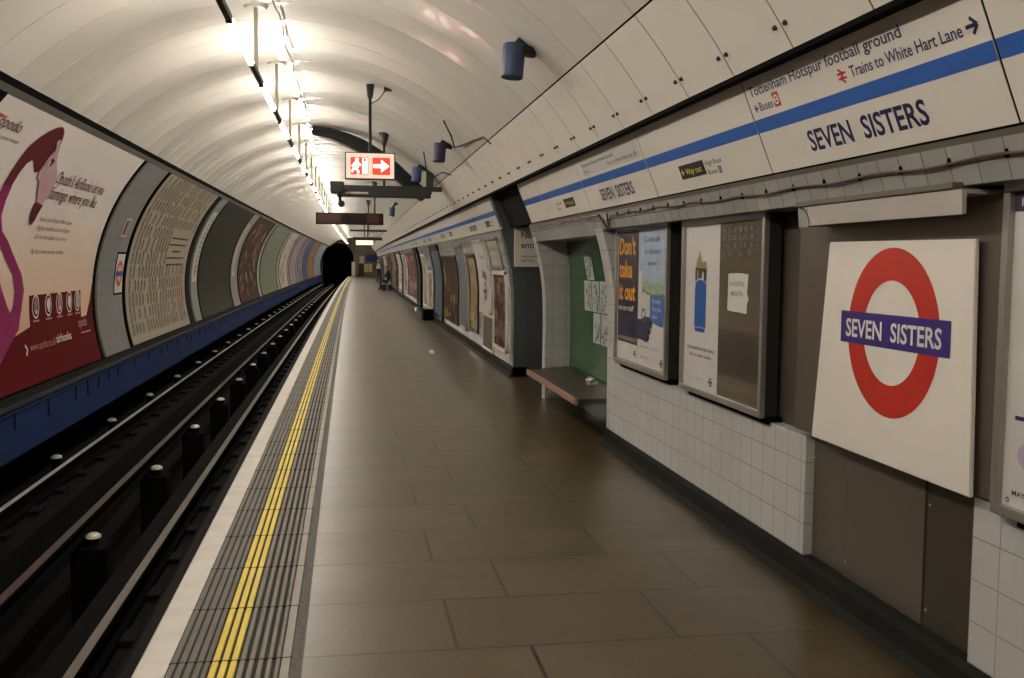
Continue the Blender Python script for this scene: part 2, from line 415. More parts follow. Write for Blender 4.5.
# trim under frieze
wallpiece('trim_11', YB, YPO, [(2.3, 1.955), (2.045, 1.955), (2.034, 1.986), (2.06, 1.990), (2.3, 1.990)], trimbrown, caps=True, closed=True)
wallpiece('trim_12', YPE+.2, YE, [(2.3, 1.955), (2.045, 1.955), (2.034, 1.986), (2.06, 1.990), (2.3, 1.990)], trimbrown, caps=True, closed=True)
# recessed brown metal back behind frames and roundel
bm = NB(); sweep(bm, [(2.275, .0), (2.275, 1.84)], YB, 8.1, st=4); struct(obj('wall_right_recess', bm, brown))
bm = NB(); bbox(bm, 2.186, 2.274, 3.06, 4.62, .748, 1.805, .004); struct(obj('trim_23', bm, brown))
# skirting
skp = [(2.4, 0), (2.135, 0), (2.145, .012), (2.172, .03), (2.182, .10), (2.197, .13), (2.4, .135)]
wallpiece('baseboard_right', YB, 8.34, skp, skirtm, caps=True, closed=True)
wallpiece('baseboard_far', YPE, YE, skp, skirtm, caps=True, closed=True)
# bench alcove
bm = NB(); sweep(bm, [(2.47, 0), (2.49, .5), (2.49, 1.0), (2.47, 1.5), (2.43, 1.84)], 8.34, 11.1, st=4); struct(obj('wall_alcove_back', bm, tile_green))
bm = NB()
for y in (11.1,):
    f = [(2.8, 0)]+[(zx(.13), 0)]+vprof(.13, 1.84, 12)+[(2.8, 1.84)]
    sweep(bm, f, 11.1, YPO, closed=True, caps=True)
struct(obj('wall_alcove_side', bm, tile_jamb))
# cross passage
bm = NB()
f = [(5.2, 0), (2.205, 0)]+vprof(.13, 1.985, 12)+[(2.045, 2.02), (1.89, 2.40), (1.84, 2.47), (5.2, 2.47)]
sweep(bm, f, YPE, YPE+.22, closed=True, caps=True); struct(obj('wall_passage', bm, slate_t))
bm = NB(); box(bm, 5.2, 5.3, YPO, YPE, 0, 2.6); struct(obj('wall_passage_end', bm, wallblack))
bm = NB(); box(bm, 1.86, 5.2, YPO-.1, YPE+.1, 2.47, 2.53); struct(obj('ceiling_passage', bm, M('passage_soffit', (.12, .10, .075), .6)))
bm = NB(); box(bm, 2.8, 5.2, YPO-.1, YPO, 0, 2.6); struct(obj('wall_passage_near', bm, slate))
bm = NB(); sweep(bm, [(2.06, 2.0), (1.895, 2.40), (1.87, 2.47), (2.3, 2.47), (2.3, 2.0)], YPO-.06, YPO, closed=True, caps=True); struct(obj('trim_13', bm, slate))
# far right wall
wallpiece('wall_right_far', YPE+.22, YE, [(2.5, .13)]+vprof(.13, 1.985, 14)+[(2.5, 1.985)], tile_far, caps=True, closed=True, smooth=False)

# left wall: dark lining, grey bands
wallpiece('wall_left', YB, YE, arc(198, 135.6, R+.03, 30), wallblack)
wallpiece('trim_14', YB, YE, arc(138.35, 136.9, R-.002, 2), M('cornice_grey', (.11, .10, .085), .5))
wallpiece('trim_15', YB, YE, arc(136.9, 135.5, R+.01, 2), black)
BANDS = [(1.5, 2.3, greywall), (14.12, 15.62, tile_grey), (22.15, 23.0, lightgrey), (29.2, 30.8, lightgrey), (37.0, 37.9, lightgrey), (46, 47.3, lightgrey), (53.2, 54.3, lightgrey), (60.6, 61.6, lightgrey), (66, 67, lightgrey), (73, 74, lightgrey), (81.5, 83.5, lightgrey)]
for i, (a, b, m) in enumerate(BANDS):
    bm = NB(); pr = arc(196.2, 138.4, R-.004, 26); pr2 = arc(138.4, 196.2, R+.03, 26); sweep(bm, pr+pr2, a, b, closed=True, caps=True, st=3)
    for f in bm.faces: f.smooth = False
    struct(obj('wall_left_band', bm, m))
# ledge and blue cable duct
wallpiece('trim_16', YB, YE, [(-3.27, .25), (-3.27, .14), (-3.20, .135), (-3.17, .12), (-3.165, .10), (-3.19, .085), (-3.3, .085)], M('ledge_dark', (.018, .020, .020), .8, spec=.2, noise=.2))
wallpiece('trim_17', YB, YE, [(-3.3, .085), (-3.19, .085), (-3.185, .05), (-3.2, .04), (-3.2, -.39), (-3.26, -.40), (-3.4, -.40)], ductblue)
bm = NB(); y = 2.
while y < 60:
    box(bm, -3.199, -3.19, y, y+.025, -.06-random.random()*.08, .05); y += random.choice((.55, .8, 1.1))
struct(obj('trim_18', bm, wallblack))
wallpiece('wall_left_lower', YB, YE, [(-3.4, -.38), (-3.75, -.42), (-3.8, -1.1)], wallblack)
# track bed with pit
wallpiece('floor_track', YB, YE+15, [(-1.0, -.95), (-1.86, -.95), (-1.88, -1.55), (-2.82, -1.55), (-2.84, -.95), (-3.85, -.95)], ballast)
# sleepers stubs / chairs under running rails are built with the rails

# end wall of the platform with the tunnel mouth
bm = NB(); n = 24
cxm, rm = -1.78, 1.5
inner = [(cxm+rm, -1.6)]+[(cxm+rm*math.cos(PI*i/n), 1.75+rm*math.sin(PI*i/n)) for i in range(n+1)]+[(cxm-rm, -1.6)]
outer = [(2.8, -1.6), (2.8, 4.2), (-4.0, 4.2), (-4.0, -1.6)]
vi = [bm.verts.new((x, YE, z)) for x, z in inner]; vo = [bm.verts.new((x, YE, z)) for x, z in outer]
m2 = len(vi)//2
fcs = [[vo[0]]+[vo[1]]+vi[:m2+1][::-1], [vo[1], vo[2]]+[vi[m2]], [vo[2], vo[3]]+vi[m2:][::-1]]
for f in fcs:
    g = bm.faces.new(f); g.normal_update()
bmesh.ops.triangulate(bm, faces=bm.faces[:], ngon_method='EAR_CLIP')
struct(obj('wall_end', bm, M('end_wall', (.16, .13, .10), .6)))
bm = NB(); sweep(bm, inner, YE, YE+25, st=5); struct(obj('wall_tunnel', bm, black))
bm = NB(); box(bm, -3.6, .2, YE+25, YE+25.2, -1.6, 3.6); struct(obj('wall_tunnel_end', bm, black))
bm = NB(); box(bm, -4.0, 2.8, YB-.2, YB, -1.6, 4.2); struct(obj('wall_behind', bm, trimbrown))

# ------------------------------------------------------------------ lights
def make_light():
    y0 = 9.15; X = -.787; Z = 3.19
    t = thing('tube_light', 'suspended fluorescent tube with dark lamp holder hung under the tunnel crown', 'light', (X, y0, Z), 'row of fluorescent tubes along the tunnel crown')
    bm = NB(); tube(bm, [(X, y0+.56, Z-.012), (X, y0+2.035, Z-.012)], .024, 10); o = obj('lamp_tube', bm, M('tube_glow', TUBE_COLOR, .5, emit=TUBE_POWER), t, smooth=True)
    bm = NB(); bbox(bm, X-.021, X+.021, y0-.46, y0+.5, Z-.03, Z+.018, .006)
    box(bm, X-.02, X+.02, y0-.50, y0-.455, Z-.04, Z+.015); box(bm, X-.02, X+.02, y0+.495, y0+.56, Z-.04, Z+.015); obj('lamp_holder', bm, M('lamp_holder_brown', (.045, .036, .03), .5), t)
    bm = NB(); tube(bm, [(X, y0, Z+.03), (X, y0, 3.745)], .017, 10); obj('hanger_rod', bm, cream, t)
    bm = NB(); tube(bm, [(X, y0, 3.742), (X, y0, 3.749), (X, y0, 3.768)], [.08, .105, .11], 20)
    obj('ceiling_plate', bm, cream, t)
    return t
tl = make_light()
for k in range(-6, 35):
    if k == 0: continue
    nb = BASE[tl.name]+Vector((0, 2.548*k, 0)); dup(tl, nb)
# one brighter, lower tube far down the platform
# thin cable looped along the ceiling beside the lights
bm = NB(); pts = []
for i in range(61):
    y = 4+i*.35; pts.append((-.60+.012*math.sin(i*1.3), y, 3.70+.02*math.sin(i*.9)))
tube(bm, pts, .008, 6); o = obj('cable', bm, trimbrown, None, (-.6, 4, 3.7)); tag(o, 'thin cable running beside the light rods along the ceiling', 'cable')

# ------------------------------------------------------------------ frieze panels
FJ = 2.84; FP = 1.83
def frieze_base(y0, y1):           # y1>y0 ; panel spans [y0,y1]
    bm = NB(); sweep(bm, [(2.055, 2.0), (1.855, 2.485), (1.875, 2.485), (2.075, 2.0)], y0+.006, y1-.006, closed=True, caps=True, st=3); return bm
def frieze(y0, y1, label, fill=None, group=None, name='frieze_panel'):
    t = thing(name, label, 'sign panel', (2.05, (y0+y1)/2, 2.0), group)
    obj('board', frieze_base(y0, y1), signw, t)
    S = S_frieze(y1)
    a = Art(S); a.rect(.007, .203, y1-y0-.007, .268, blue, 1); a.build('blue_stripe', t)
    if fill: fill(t, S, y1)
    return t
def seven(t, S, y1, ya, yb, v0=.062, cap=.094):
    a = Art(S); a.text('SEVEN  SISTERS', y1-ya, v0, cap, navy, 1, width=ya-yb, bold=.022); a.build('station_lettering', t)
def f_main(t, S, y1):
    seven(t, S, y1, 4.20, 3.285)
    a = Art(S); a.text('Tottenham Hotspur football ground', y1-4.62, .380, .048, navy, 1, width=1.33, bold=.012); a.build('football_lettering', t)
    a = Art(S); a.text('Trains to White Hart Lane', y1-3.69, .307, .046, navy, 1, width=.72, bold=.012)
    a.arrow(y1-2.95, .330, .06, navy, 1, wd=.22); a.build('train_lettering', t)
    a = Art(S); a.text('Buses', y1-4.56, .303, .042, navy, 1, width=.145, bold=.012); a.arrow(y1-4.575, .320, .04, navy, 1, dir=-1, wd=.22); a.build('bus_lettering', t)
    u, v = y1-3.755, .325                                   # railway double arrow in red
    a = Art(S); a.line([(u-.033, v-.010), (u+.033, v-.010)], .009, red, 1); a.line([(u-.033, v+.010), (u+.033, v+.010)], .009, red, 1)
    a.line([(u-.018, v+.03), (u+.012, v+.010), (u-.012, v-.010), (u+.018, v-.03)], .009, red, 2); a.build('railway_symbol', t)
    a = Art(S); a.rect(y1-4.40, .298, y1-4.335, .365, red, 1); a.ring(y1-4.3675, .331, .024, .014, signw, 2, 24); a.rect(y1-4.395, .327, y1-4.34, .335, signw, 3)
    a.build('bus_symbol', t)
def wayout(t, S, y1, ya, right=True):
    a = Art(S); a.rect(y1-ya, .072, y1-ya+.42, .158, inkblack, 1); a.text('Way out', y1-ya+.10, .096, .038, yellow, 2, width=.27, bold=.012)
    a.arrow(y1-ya+.075, .113, .045, yellow, 2, dir=-1); a.build('way_out_sign', t)
    a = Art(S); u = y1-ya+.45 if right else y1-ya-.36
    a.text('High Road', u, .118, .030, navy, 1, width=.24); a.text('Buses', u, .066, .030, navy, 1, width=.14)
    if right: a.rect(u+.16, .062, u+.205, .10, navy, 1); a.ring(u+.1825, .081, .014, .008, signw, 2, 16)
    a.build('direction_lettering', t)
def f_sev2(t, S, y1):
    seven(t, S, y1, 7.90, 6.97)
    a = Art(S); a.rect(y1-8.19, .29, y1-6.56, .41, paper, 1)
    a.text('Tottenham Hotspur football ground', y1-8.17, .365, .03, navy, 2, width=1.0, bold=.004)
    a.text('Trains to White Hart Lane', y1-7.4, .312, .03, navy, 2, width=.68, bold=.004); a.arrow(y1-6.68, .325, .045, navy, 2)
    a.text('Buses', y1-8.12, .31, .028, navy, 2, width=.13); a.build('pasted_label', t)
fr = frieze
fr(FJ-3*FP, FJ-2*FP, 'blue-striped frieze panel beside the camera position', group='blank frieze panels close by')
fr(FJ-2*FP, FJ-FP, 'blue-striped frieze panel beside the camera position', group='blank frieze panels close by')
fr(FJ-FP, FJ, 'blank frieze panel with a blue stripe cut by the right picture edge')
fr(FJ, FJ+FP, 'large white frieze panel reading SEVEN SISTERS above the big roundel', f_main)
fr(FJ+FP, FJ+2*FP, 'frieze panel with black and yellow Way out box above the poster frames', lambda t, S, y: wayout(t, S, y, 5.93))
fr(FJ+2*FP, 8.36, 'frieze panel reading SEVEN SISTERS with a pasted strip of smaller directions', f_sev2)
fr(8.36, 10.19, 'frieze panel with small Way out box above the green bench alcove', lambda t, S, y: wayout(t, S, y, 9.27, False))
fr(10.19, 11.22, 'short blank frieze panel ending at the dark cross passage')
y = YPE+.24; i = 0
while y < YE-2:
    lab = 'striped frieze panel beyond the cross passage reading SEVEN SISTERS' if i % 3 == 1 else 'striped frieze panel beyond the cross passage with a small Way out box' if i % 3 == 0 else 'plain striped frieze panel beyond the cross passage'
    if i < 12:
        fl = (lambda t, S, y1: seven(t, S, y1, y1-.4, y1-1.3)) if i % 3 == 1 else (lambda t, S, y1: wayout(t, S, y1, y1-.6)) if i % 3 == 0 else None
        p_ = fr(y, y+FP, lab, fl, group='far frieze panels, kind %s' % ('reading SEVEN SISTERS', 'with Way out box', 'plain')[(1, 0, 2)[i % 3]] if False else ('far panels with Way out box', 'far panels reading SEVEN SISTERS', 'far plain striped panels')[i % 3])
        if i == 2: plainp = (p_, y)
    else:
        dup(plainp[0], BASE[plainp[0].name]+Vector((0, y-plainp[1], 0)), 'tiny plain striped frieze panel far down the platform', 'distant plain frieze panels')
    y += FP; i += 1

for a_, b_ in ((YB, YPO-.07), (YPE+.24, YE)):
    bm = NB(); sweep(bm, [(2.072, 1.990), (2.060, 1.990), (2.0575, 2.0), (1.8575, 2.485), (1.874, 2.486)], a_, b_, st=4); struct(obj('trim_22', bm, black))
# ------------------------------------------------------------------ red cable with clips
cp = [(-.5, 1.915)]
pts = []; yy = -2.0
while yy < 7.55:
    pts.append((zx(1.905)-.015, yy, 1.905+.006*math.sin(yy*9.)+(.02 if yy > 5 else 0)*min(1, (yy-5)/1.5))); yy += .1
pts += [(zx(1.93)-.015, 7.62, 1.93), (zx(1.88)-.018, 7.72, 1.87), (zx(1.84)-.02, 7.80, 1.835), (zx(1.84)-.02, 7.86, 1.83), (zx(1.9)-.02, 7.95, 1.90), (zx(1.93)-.015, 8.05, 1.945)]
yy = 8.15
while yy < 11.2:
    pts.append((zx(1.94)-.015, yy, 1.938+.010*math.sin(yy*17.))); yy += .06
bm = NB(); tube(bm, pts, .0052, 7); root = obj('alarm_cable', bm, cablered, None, (2.05, 3, 1.9)); tag(root, 'dark red cable clipped along the tile band below the frieze', 'cable')
k = 0; yy = -1.4
while yy < 7.5:
    bm = NB(); z = 1.905+(.02 if yy > 5 else 0)*min(1, max(0, (yy-5)/1.5)); box(bm, zx(z)-.014, zx(z)+.0, yy-.004, yy+.004, z-.008, z+.020)
    o = obj('clip', bm, black, root); yy += .306
# pair of loop cables
bm = NB(); tube(bm, [(zx(1.95)-.01, 8.02, 1.95), (zx(1.88)-.012, 7.93, 1.88), (zx(1.84)-.012, 7.88, 1.845), (zx(1.84)-.012, 7.82, 1.84), (zx(1.95)-.012, 7.76, 1.95)], .007, 6)
obj('cable_loop', bm, inkblack, root)

# ------------------------------------------------------------------ roundel sign
XR = 2.15
t = thing('roundel_sign', 'large white square sign with red ring roundel and blue SEVEN SISTERS bar', 'station sign', (XR, 3.73, .75))
bm = NB()
quadbox(bm, [(XR, 4.365, .752), (XR, 3.15, .745), (XR, 3.18, 1.650), (XR, 4.245, 1.658), (XR+.018, 4.365, .752), (XR+.018, 3.15, .745), (XR+.018, 3.18, 1.650), (XR+.018, 4.245, 1.658)])
bmesh.ops.bevel(bm, geom=bm.edges[:], offset=.003, segments=2, affect='EDGES')
obj('board', bm, M('roundel_white', (.84, .79, .71), .3, noise=.02), t)
S = S_xplane(XR, 4.30)
a = Art(S); a.ring(4.30-3.705, 1.284, .342, .211, red, 1, 96); a.build('red_ring', t)
a = Art(S); a.rect(4.30-4.11, 1.221, 4.30-3.296, 1.357, barblue, 2); nb_ = a.build('name_bar', t)
a = Art(S); a.text('SEVEN  SISTERS', 4.30-4.063, 1.250, .078, M('letter_white', (.8, .77, .7), .4), 3, width=.715, bold=.02); a.build('station_lettering', nb_)
for (ya, yb) in ((3.45, 3.49), (3.95, 3.99)):
    bm = NB(); box(bm, XR+.018, 2.186, ya, yb, .9, 1.6); obj('mounting_rail', bm, dark, t)
# canopy over the roundel
t = thing('sign_canopy', 'light grey metal light canopy mounted above the large roundel sign', 'canopy', (2.05, 3.7, 1.72))
bm = NB(); sweep(bm, [(2.05, 1.730), (2.045, 1.815), (2.36, 1.815), (2.36, 1.80), (2.065, 1.80), (2.065, 1.733)], 3.11, 4.26, closed=True, caps=True); obj('fascia', bm, M('canopy_grey', (.46, .42, .37), .4), t)
bm = NB(); sweep(bm, [(2.052, 1.725), (2.047, 1.815), (2.36, 1.813), (2.36, 1.74)], 4.262, 4.36, closed=True, caps=True); obj('end_cap', bm, M('canopy_end', (.34, .33, .30), .4), t)
a = Art(S_xplane(2.047, 4.36))
a.line([(.02+.10*math.sin(x*PI/2/8), 1.728+.085*math.cos(x*PI/2/8)) for x in range(9)], .006, black, 2); a.build('curved_seam', t)
bm = NB(); bbox(bm, 2.035, 2.2, 3.15, 4.37, 1.818, 1.842, .004); obj('top_ledge', bm, trimbrown, t)
# brown panels under the roundel
for ya, yb, lab, x in ((4.205, 4.53, 'narrow brown steel panel below the roundel, by the tiled corner nearest the poster frames', 2.25), (3.565, 4.20, 'wide middle brown steel panel below the roundel', 2.245), (3.2, 3.56, 'darker narrow brown steel panel below the roundel, beside the near wall tiles', 2.25)):
    t = thing('cover_panel', lab, 'panel', (x, (ya+yb)/2, .13), 'brown cover panels below the roundel')
    bm = NB(); bbox(bm, x, x+.02, ya+.002, yb-.002, .125, .745, .003); obj('sheet', bm, brown if yb > 3.6 else M('brown_metal_dark', (.085, .068, .048), .35, .35), t)
    for zz in (.2, .62):
        bm = NB(); tube(bm, [(x, yb-.02, zz), (x-.004, yb-.02, zz)], .006, 8); obj('screw', bm, steel, t)

# ------------------------------------------------------------------ poster frames on the right wall
def frame_box(name, label, y0, y1, z0, z1, group=None, inset=.006, x=2.15, fwid=.035, depth=.10, glass=True):
    t = thing(name, label, 'poster frame', (x+depth, (y0+y1)/2, z0), group)
    bm = NB()
    for (a, b, c, d) in ((y0, y1, z0, z0+fwid), (y0, y1, z1-fwid, z1), (y0, y0+fwid, z0+fwid, z1-fwid), (y1-fwid, y1, z0+fwid, z1-fwid)):
        bbox(bm, x, x+.03, a, b, c, d, .004)
    obj('frame', bm, steel, t)
    bm = NB(); box(bm, x+.022, x+(depth if inset < .01 else .032), y0+.006, y1-.006, z0+.006, z1-.006); obj('case', bm, dark, t)
    bm = NB(); box(bm, x+depth, 2.272, y0+.2, y1-.2, z0+.1, z1-.1); obj('wall_mount', bm, dark, t)
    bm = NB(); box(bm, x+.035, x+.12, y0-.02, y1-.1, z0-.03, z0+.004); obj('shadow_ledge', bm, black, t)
    return t
# frame 2: cans poster + reflective empty half
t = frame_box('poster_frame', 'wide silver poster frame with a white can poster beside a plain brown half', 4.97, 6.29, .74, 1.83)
S = S_xplane(2.172, 6.255)
W2 = 6.255-5.005
canblue = M('can_blue', (.02, .11, .42), .3, noise=.1); gold = M('gold_ink', (.42, .3, .14), .4, noise=.3, scale=30); brownink = M('brown_poster', (.105, .085, .06), .15, noise=.12, scale=2.2, coat=.6)
a = Art(S); a.rect(0, .775, .60, 1.795, paper, 0)
a.rect(.185, 1.16, .385, 1.40, canblue, 1); a.poly([(.19, 1.155), (.38, 1.155), (.37, 1.13), (.20, 1.13)], canblue, 1)
a.poly([(.19, 1.40), (.385, 1.40), (.385, 1.43), (.33, 1.452), (.28, 1.456), (.23, 1.45), (.19, 1.43)], canblue, 1)
a.poly([(.188, 1.44), (.23, 1.46), (.28, 1.466), (.33, 1.462), (.385, 1.44), (.385, 1.525), (.188, 1.53)], M('can_brown', (.05, .03, .02), .4, noise=.3, scale=40), 2)
a.poly([(.195, 1.53), (.38, 1.525), (.365, 1.57), (.31, 1.56), (.29, 1.60), (.26, 1.645), (.24, 1.60), (.215, 1.585)], gold, 2)
a.disc(.24, 1.49, .02, .03, gold, 3); a.disc(.33, 1.48, .018, .028, signw, 3)
a.text('You could be in the money', .06, 1.015, .024, navy, 1, width=.48, bold=.01); a.text('Ask in store today', .10, .972, .024, navy, 1, width=.40, bold=.01)
a.text('terms apply', .05, .83, .012, textgrey, 1, width=.12); a.text('play now', .24, .83, .012, textgrey, 1, width=.10)
a.ring(.49, .835, .028, .017, inkblack, 1, 24); a.rect(.455, .829, .525, .841, inkblack, 2)
a.build('can_poster', t)
a = Art(S); a.rect(.60, .775, W2, 1.795, brownink, 0)
a.line([(.60, 1.0), (1.25, .90)], .012, M('reflect_yellow', (.18, .13, .03), .4), 1) if False else None
wallink = M('old_paper', (.13, .105, .078), .3, noise=.3, scale=12)
for r_ in range(4):
    for c_ in range(6): a.rect(.64+c_*.08, 1.60+r_*.045, .70+c_*.08, 1.63+r_*.045, wallink, 1)
a.build('brown_poster', t)
a = Art(S); pt = [(.745, 1.29), (.80, 1.285), (.90, 1.285), (1.03, 1.28), (1.035, 1.34), (1.055, 1.36), (1.03, 1.40), (1.045, 1.5), (.90, 1.505), (.75, 1.5)]
a.poly(pt, paper, 3); a.text('AN EATING', .775, 1.43, .028, textgrey, 4, width=.21, bold=.01); a.text('-MOUTH-', .79, 1.375, .028, textgrey, 4, width=.19, bold=.01)
a.build('torn_notice', t)
# frame 1
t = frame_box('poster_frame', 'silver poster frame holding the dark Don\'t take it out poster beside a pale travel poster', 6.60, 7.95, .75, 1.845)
S = S_xplane(2.172, 7.915)
deep = M('deep_purple', (.03, .018, .04), .35, noise=.1); orange = M('amber_ink', (.75, .33, .02), .4); skyb = M('poster_sky', (.40, .50, .62), .4, noise=.15, scale=9); grn = M('poster_green', (.14, .35, .06), .4, noise=.3, scale=20)
midb = M('poster_blue', (.06, .17, .50), .35)
a = Art(S); a.rect(0, .79, .58, 1.81, paper, 0); a.rect(.02, .93, .58, 1.80, deep, 1)
for s_, v in (("Don't", 1.625), ('take', 1.445), ('it out', 1.27)): a.text(s_, .05, v, .135, orange, 2, width={'D': .45, 't': .37, 'i': .46}[s_[0]], bold=.03)
a.text('on our staff', .05, 1.185, .042, signw, 2, width=.42, bold=.02)
a.poly([(.03, .98), (.03, 1.14), (.50, 1.14), (.50, .99)], M('sleeve_navy', (.015, .017, .05), .5), 2)
a.rect(.02, .95, .56, .975, M('tan_ink', (.28, .2, .1), .5), 2); a.ring(.52, .86, .026, .016, inkblack, 1, 24); a.rect(.487, .854, .553, .866, inkblack, 2)
a.build('staff_poster', t)
a = Art(S); a.rect(.585, .79, 1.28, 1.81, paper, 0); a.rect(.60, 1.36, 1.26, 1.80, skyb, 1); a.poly([(.60, 1.33), (1.26, 1.31), (1.26, 1.40), (1.1, 1.42), (.95, 1.40), (.80, 1.43), (.60, 1.41)], M('hill_green', (.38, .46, .33), .5, noise=.3, scale=30), 2)
a.poly([(.72, 1.33), (1.26, 1.31), (1.26, 1.345), (.95, 1.33), (.72, 1.365)], grn, 3)
a.text('Come in', .72, 1.71, .048, midb, 3, width=.38, bold=.005); a.text('for Easter', .74, 1.62, .045, midb, 3, width=.38, bold=.005); a.text('egg hunt', .82, 1.545, .03, midb, 3, width=.22, bold=.005)
a.rect(.60, .96, .685, 1.50, M('column_white', (.66, .64, .6), .4), 3); a.rect(.70, .99, .80, 1.34, M('column_white', (.6, .6, .6), .4), 3)
a.ring(.745, 1.17, .055, .035, textgrey, 4, 20); sn = M('sleeve_navy', (.015, .017, .05), .5); a.poly([(.585, .985), (.585, 1.135), (.72, 1.14), (.76, 1.165), (.90, 1.16), (.96, 1.13), (.95, 1.09), (.90, 1.08), (.93, 1.05), (.88, 1.03), (.90, 1.0), (.83, .975), (.72, .985)], sn, 4); a.disc(.90, 1.115, .035, .022, inkblack, 5, 16); a.disc(.88, 1.055, .04, .024, inkblack, 5, 16)
a.poly([(.90, 1.13), (1.20, 1.105), (1.22, 1.13), (1.22, 1.30), (1.20, 1.32), (.92, 1.33), (.90, 1.31)], midb, 4)
for q, s_ in enumerate(('Family', 'Fun at', 'Zoo')): a.text(s_, .96, 1.27-q*.055, .03, signw, 5, width=.2 if q < 2 else .12, bold=.01)
a.text('details online', .66, .93, .014, textgrey, 1, width=.45); a.ring(1.18, .85, .028, .017, inkblack, 1, 24); a.rect(1.143, .844, 1.217, .856, inkblack, 2); a.text('visit', .66, .85, .014, textgrey, 1, width=.2)
a.build('travel_poster', t)
# map frame at the right edge of the picture
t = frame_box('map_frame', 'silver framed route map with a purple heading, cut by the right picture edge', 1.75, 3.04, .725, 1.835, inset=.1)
S = S_xplane(2.172, 3.005)
a = Art(S); a.rect(0, .76, 1.22, 1.80, paper, 0); a.rect(.0, 1.735, 1.22, 1.80, M('heading_purple', (.05, .03, .07), .4), 1); a.text('How to get around', .035, 1.752, .028, signw, 2, width=.5, bold=.01)
a.rect(.05, 1.052, .5, 1.066, navy, 1); a.text('MAYOR OF LONDON', .05, .80, .018, inkblack, 1, width=.32, bold=.02)
for q in range(12):
    c_ = random.choice((M('map_lilac', (.5, .42, .55), .5), M('map_rose', (.6, .42, .40), .5), M('map_sage', (.45, .5, .45), .5)))
    a.line([(random.random()*.3+.06, 1.1+random.random()*.5), (.4+random.random()*.7, 1.1+random.random()*.55)], .006, c_, 1)
a.disc(.14, .94, .07, .05, M('map_lilac', (.5, .42, .55), .5), 1); a.ring(.03, .78, .010, .004, textgrey, 1, 12)
a.build('map_sheet', t)

# ------------------------------------------------------------------ bench and alcove posters
t = thing('bench', 'brown wooden wall bench with pale front edge in the green alcove', 'bench', (2.2, 9.6, 0))
bm = NB(); 
quadbox(bm, [(1.955, 8.37, .335), (1.955, 10.75, .335), (1.955, 10.75, .378), (1.955, 8.37, .378), (2.46, 8.36, .335), (2.46, 11.08, .335), (2.46, 11.08, .378), (2.46, 8.36, .378)]); obj('seat', bm, woodm, t)
bm = NB(); bbox(bm, 1.93, 1.957, 8.36, 10.77, .325, .383, .004); obj('front_edge', bm, woodedge, t)
for yb in (8.9, 10.3):
    bm = NB(); quadbox(bm, [(2.32, yb, .30), (2.32, yb+.05, .30), (2.32, yb+.05, .335), (2.32, yb, .335), (2.44, yb, .20), (2.44, yb+.05, .20), (2.44, yb+.05, .335), (2.44, yb, .335)]); obj('bracket', bm, dark, t)
bm = NB(); bmesh.ops.create_icosphere(bm, subdivisions=2, radius=.045, matrix=Matrix.Translation((2.30, 9.3, .415)))
for v in bm.verts: v.co += Vector((random.uniform(-.02, .02), random.uniform(-.03, .03), random.uniform(-.012, .012)))
tag(obj('crumpled_wrapper', bm, paper, None, (2.36, 9.75, .38)), 'crumpled pale wrapper lying on the wooden bench', 'litter')
def notice(ya, yb, z0, z1, tilt, lab):
    ya, yb, z0, z1 = ya*.943, yb*.943, 1.555+(z0-1.555)*.952, 1.555+(z1-1.555)*.952
    S0 = lambda u, v, d: (2.482-.04*max(0, v-1.0)-d, ya-u, v)
    a = Art(S0); w_ = ya-yb
    a.poly([(0, z0+tilt*.0), (w_, z0+tilt*.0), (w_+tilt, z1), (tilt, z1)], M('notice_pale', (.50, .52, .50), .4), 3)
    rr = random.Random(int(ya*100))
    for q in range(16):
        u = w_*(.2+.6*rr.random())+tilt*.5; v = z0+(z1-z0)*(.08+.84*q/16)
        a.line([(u-.05*rr.random(), v), (u+.04, v+.02*rr.random()), (u+.02, v-.025)], .014, M('ink_teal', (.10, .20, .20), .5) if q % 2 else M('ink_navy', (.06, .08, .15), .5), 4)
    o = a.build('taped_notice', None, (2.64, (ya+yb)/2, z0)); tag(o, lab, 'notice', 'notices taped to the green alcove wall')
notice(10.80, 10.46, 1.37, 1.71, -.20, 'single topmost taped notice, tilted, on the green alcove wall')
notice(10.96, 10.63, 1.03, 1.36, 0, 'taped notice in the middle row on the green wall, farthest from the poster frames')
notice(10.60, 10.28, 1.03, 1.36, 0, 'central taped notice in the middle row of three on the green wall')
notice(10.25, 9.93, 1.03, 1.36, 0, 'taped notice in the middle row on the green wall, nearest the poster frames')
notice(10.56, 10.24, .70, 1.02, 0, 'taped notice in the lowest row, under the central one on the green wall')
notice(10.21, 9.89, .70, 1.02, 0, 'taped notice in the lowest row on the green wall, nearest the poster frames')

# no entry board in the passage
t = thing('no_entry_board', 'white No entry board mounted at the dark cross passage', 'sign', (2.6, YPE-.03, 1.49))
bm = NB(); bbox(bm, 2.2, 3.0, YPE-.04, YPE-.002, 1.49, 2.02, .004); obj('board', bm, signw, t)
a = Art(S_front(YPE-.04)); a.text('No', 2.29, 1.875, .085, inkblack, 1, bold=.01); a.text('entry', 2.29, 1.745, .085, inkblack, 1, bold=.01)
a.text('Authorised', 2.29, 1.62, .035, inkblack, 1); a.text('staff only', 2.29, 1.56, .035, inkblack, 1); a.build('lettering', t)

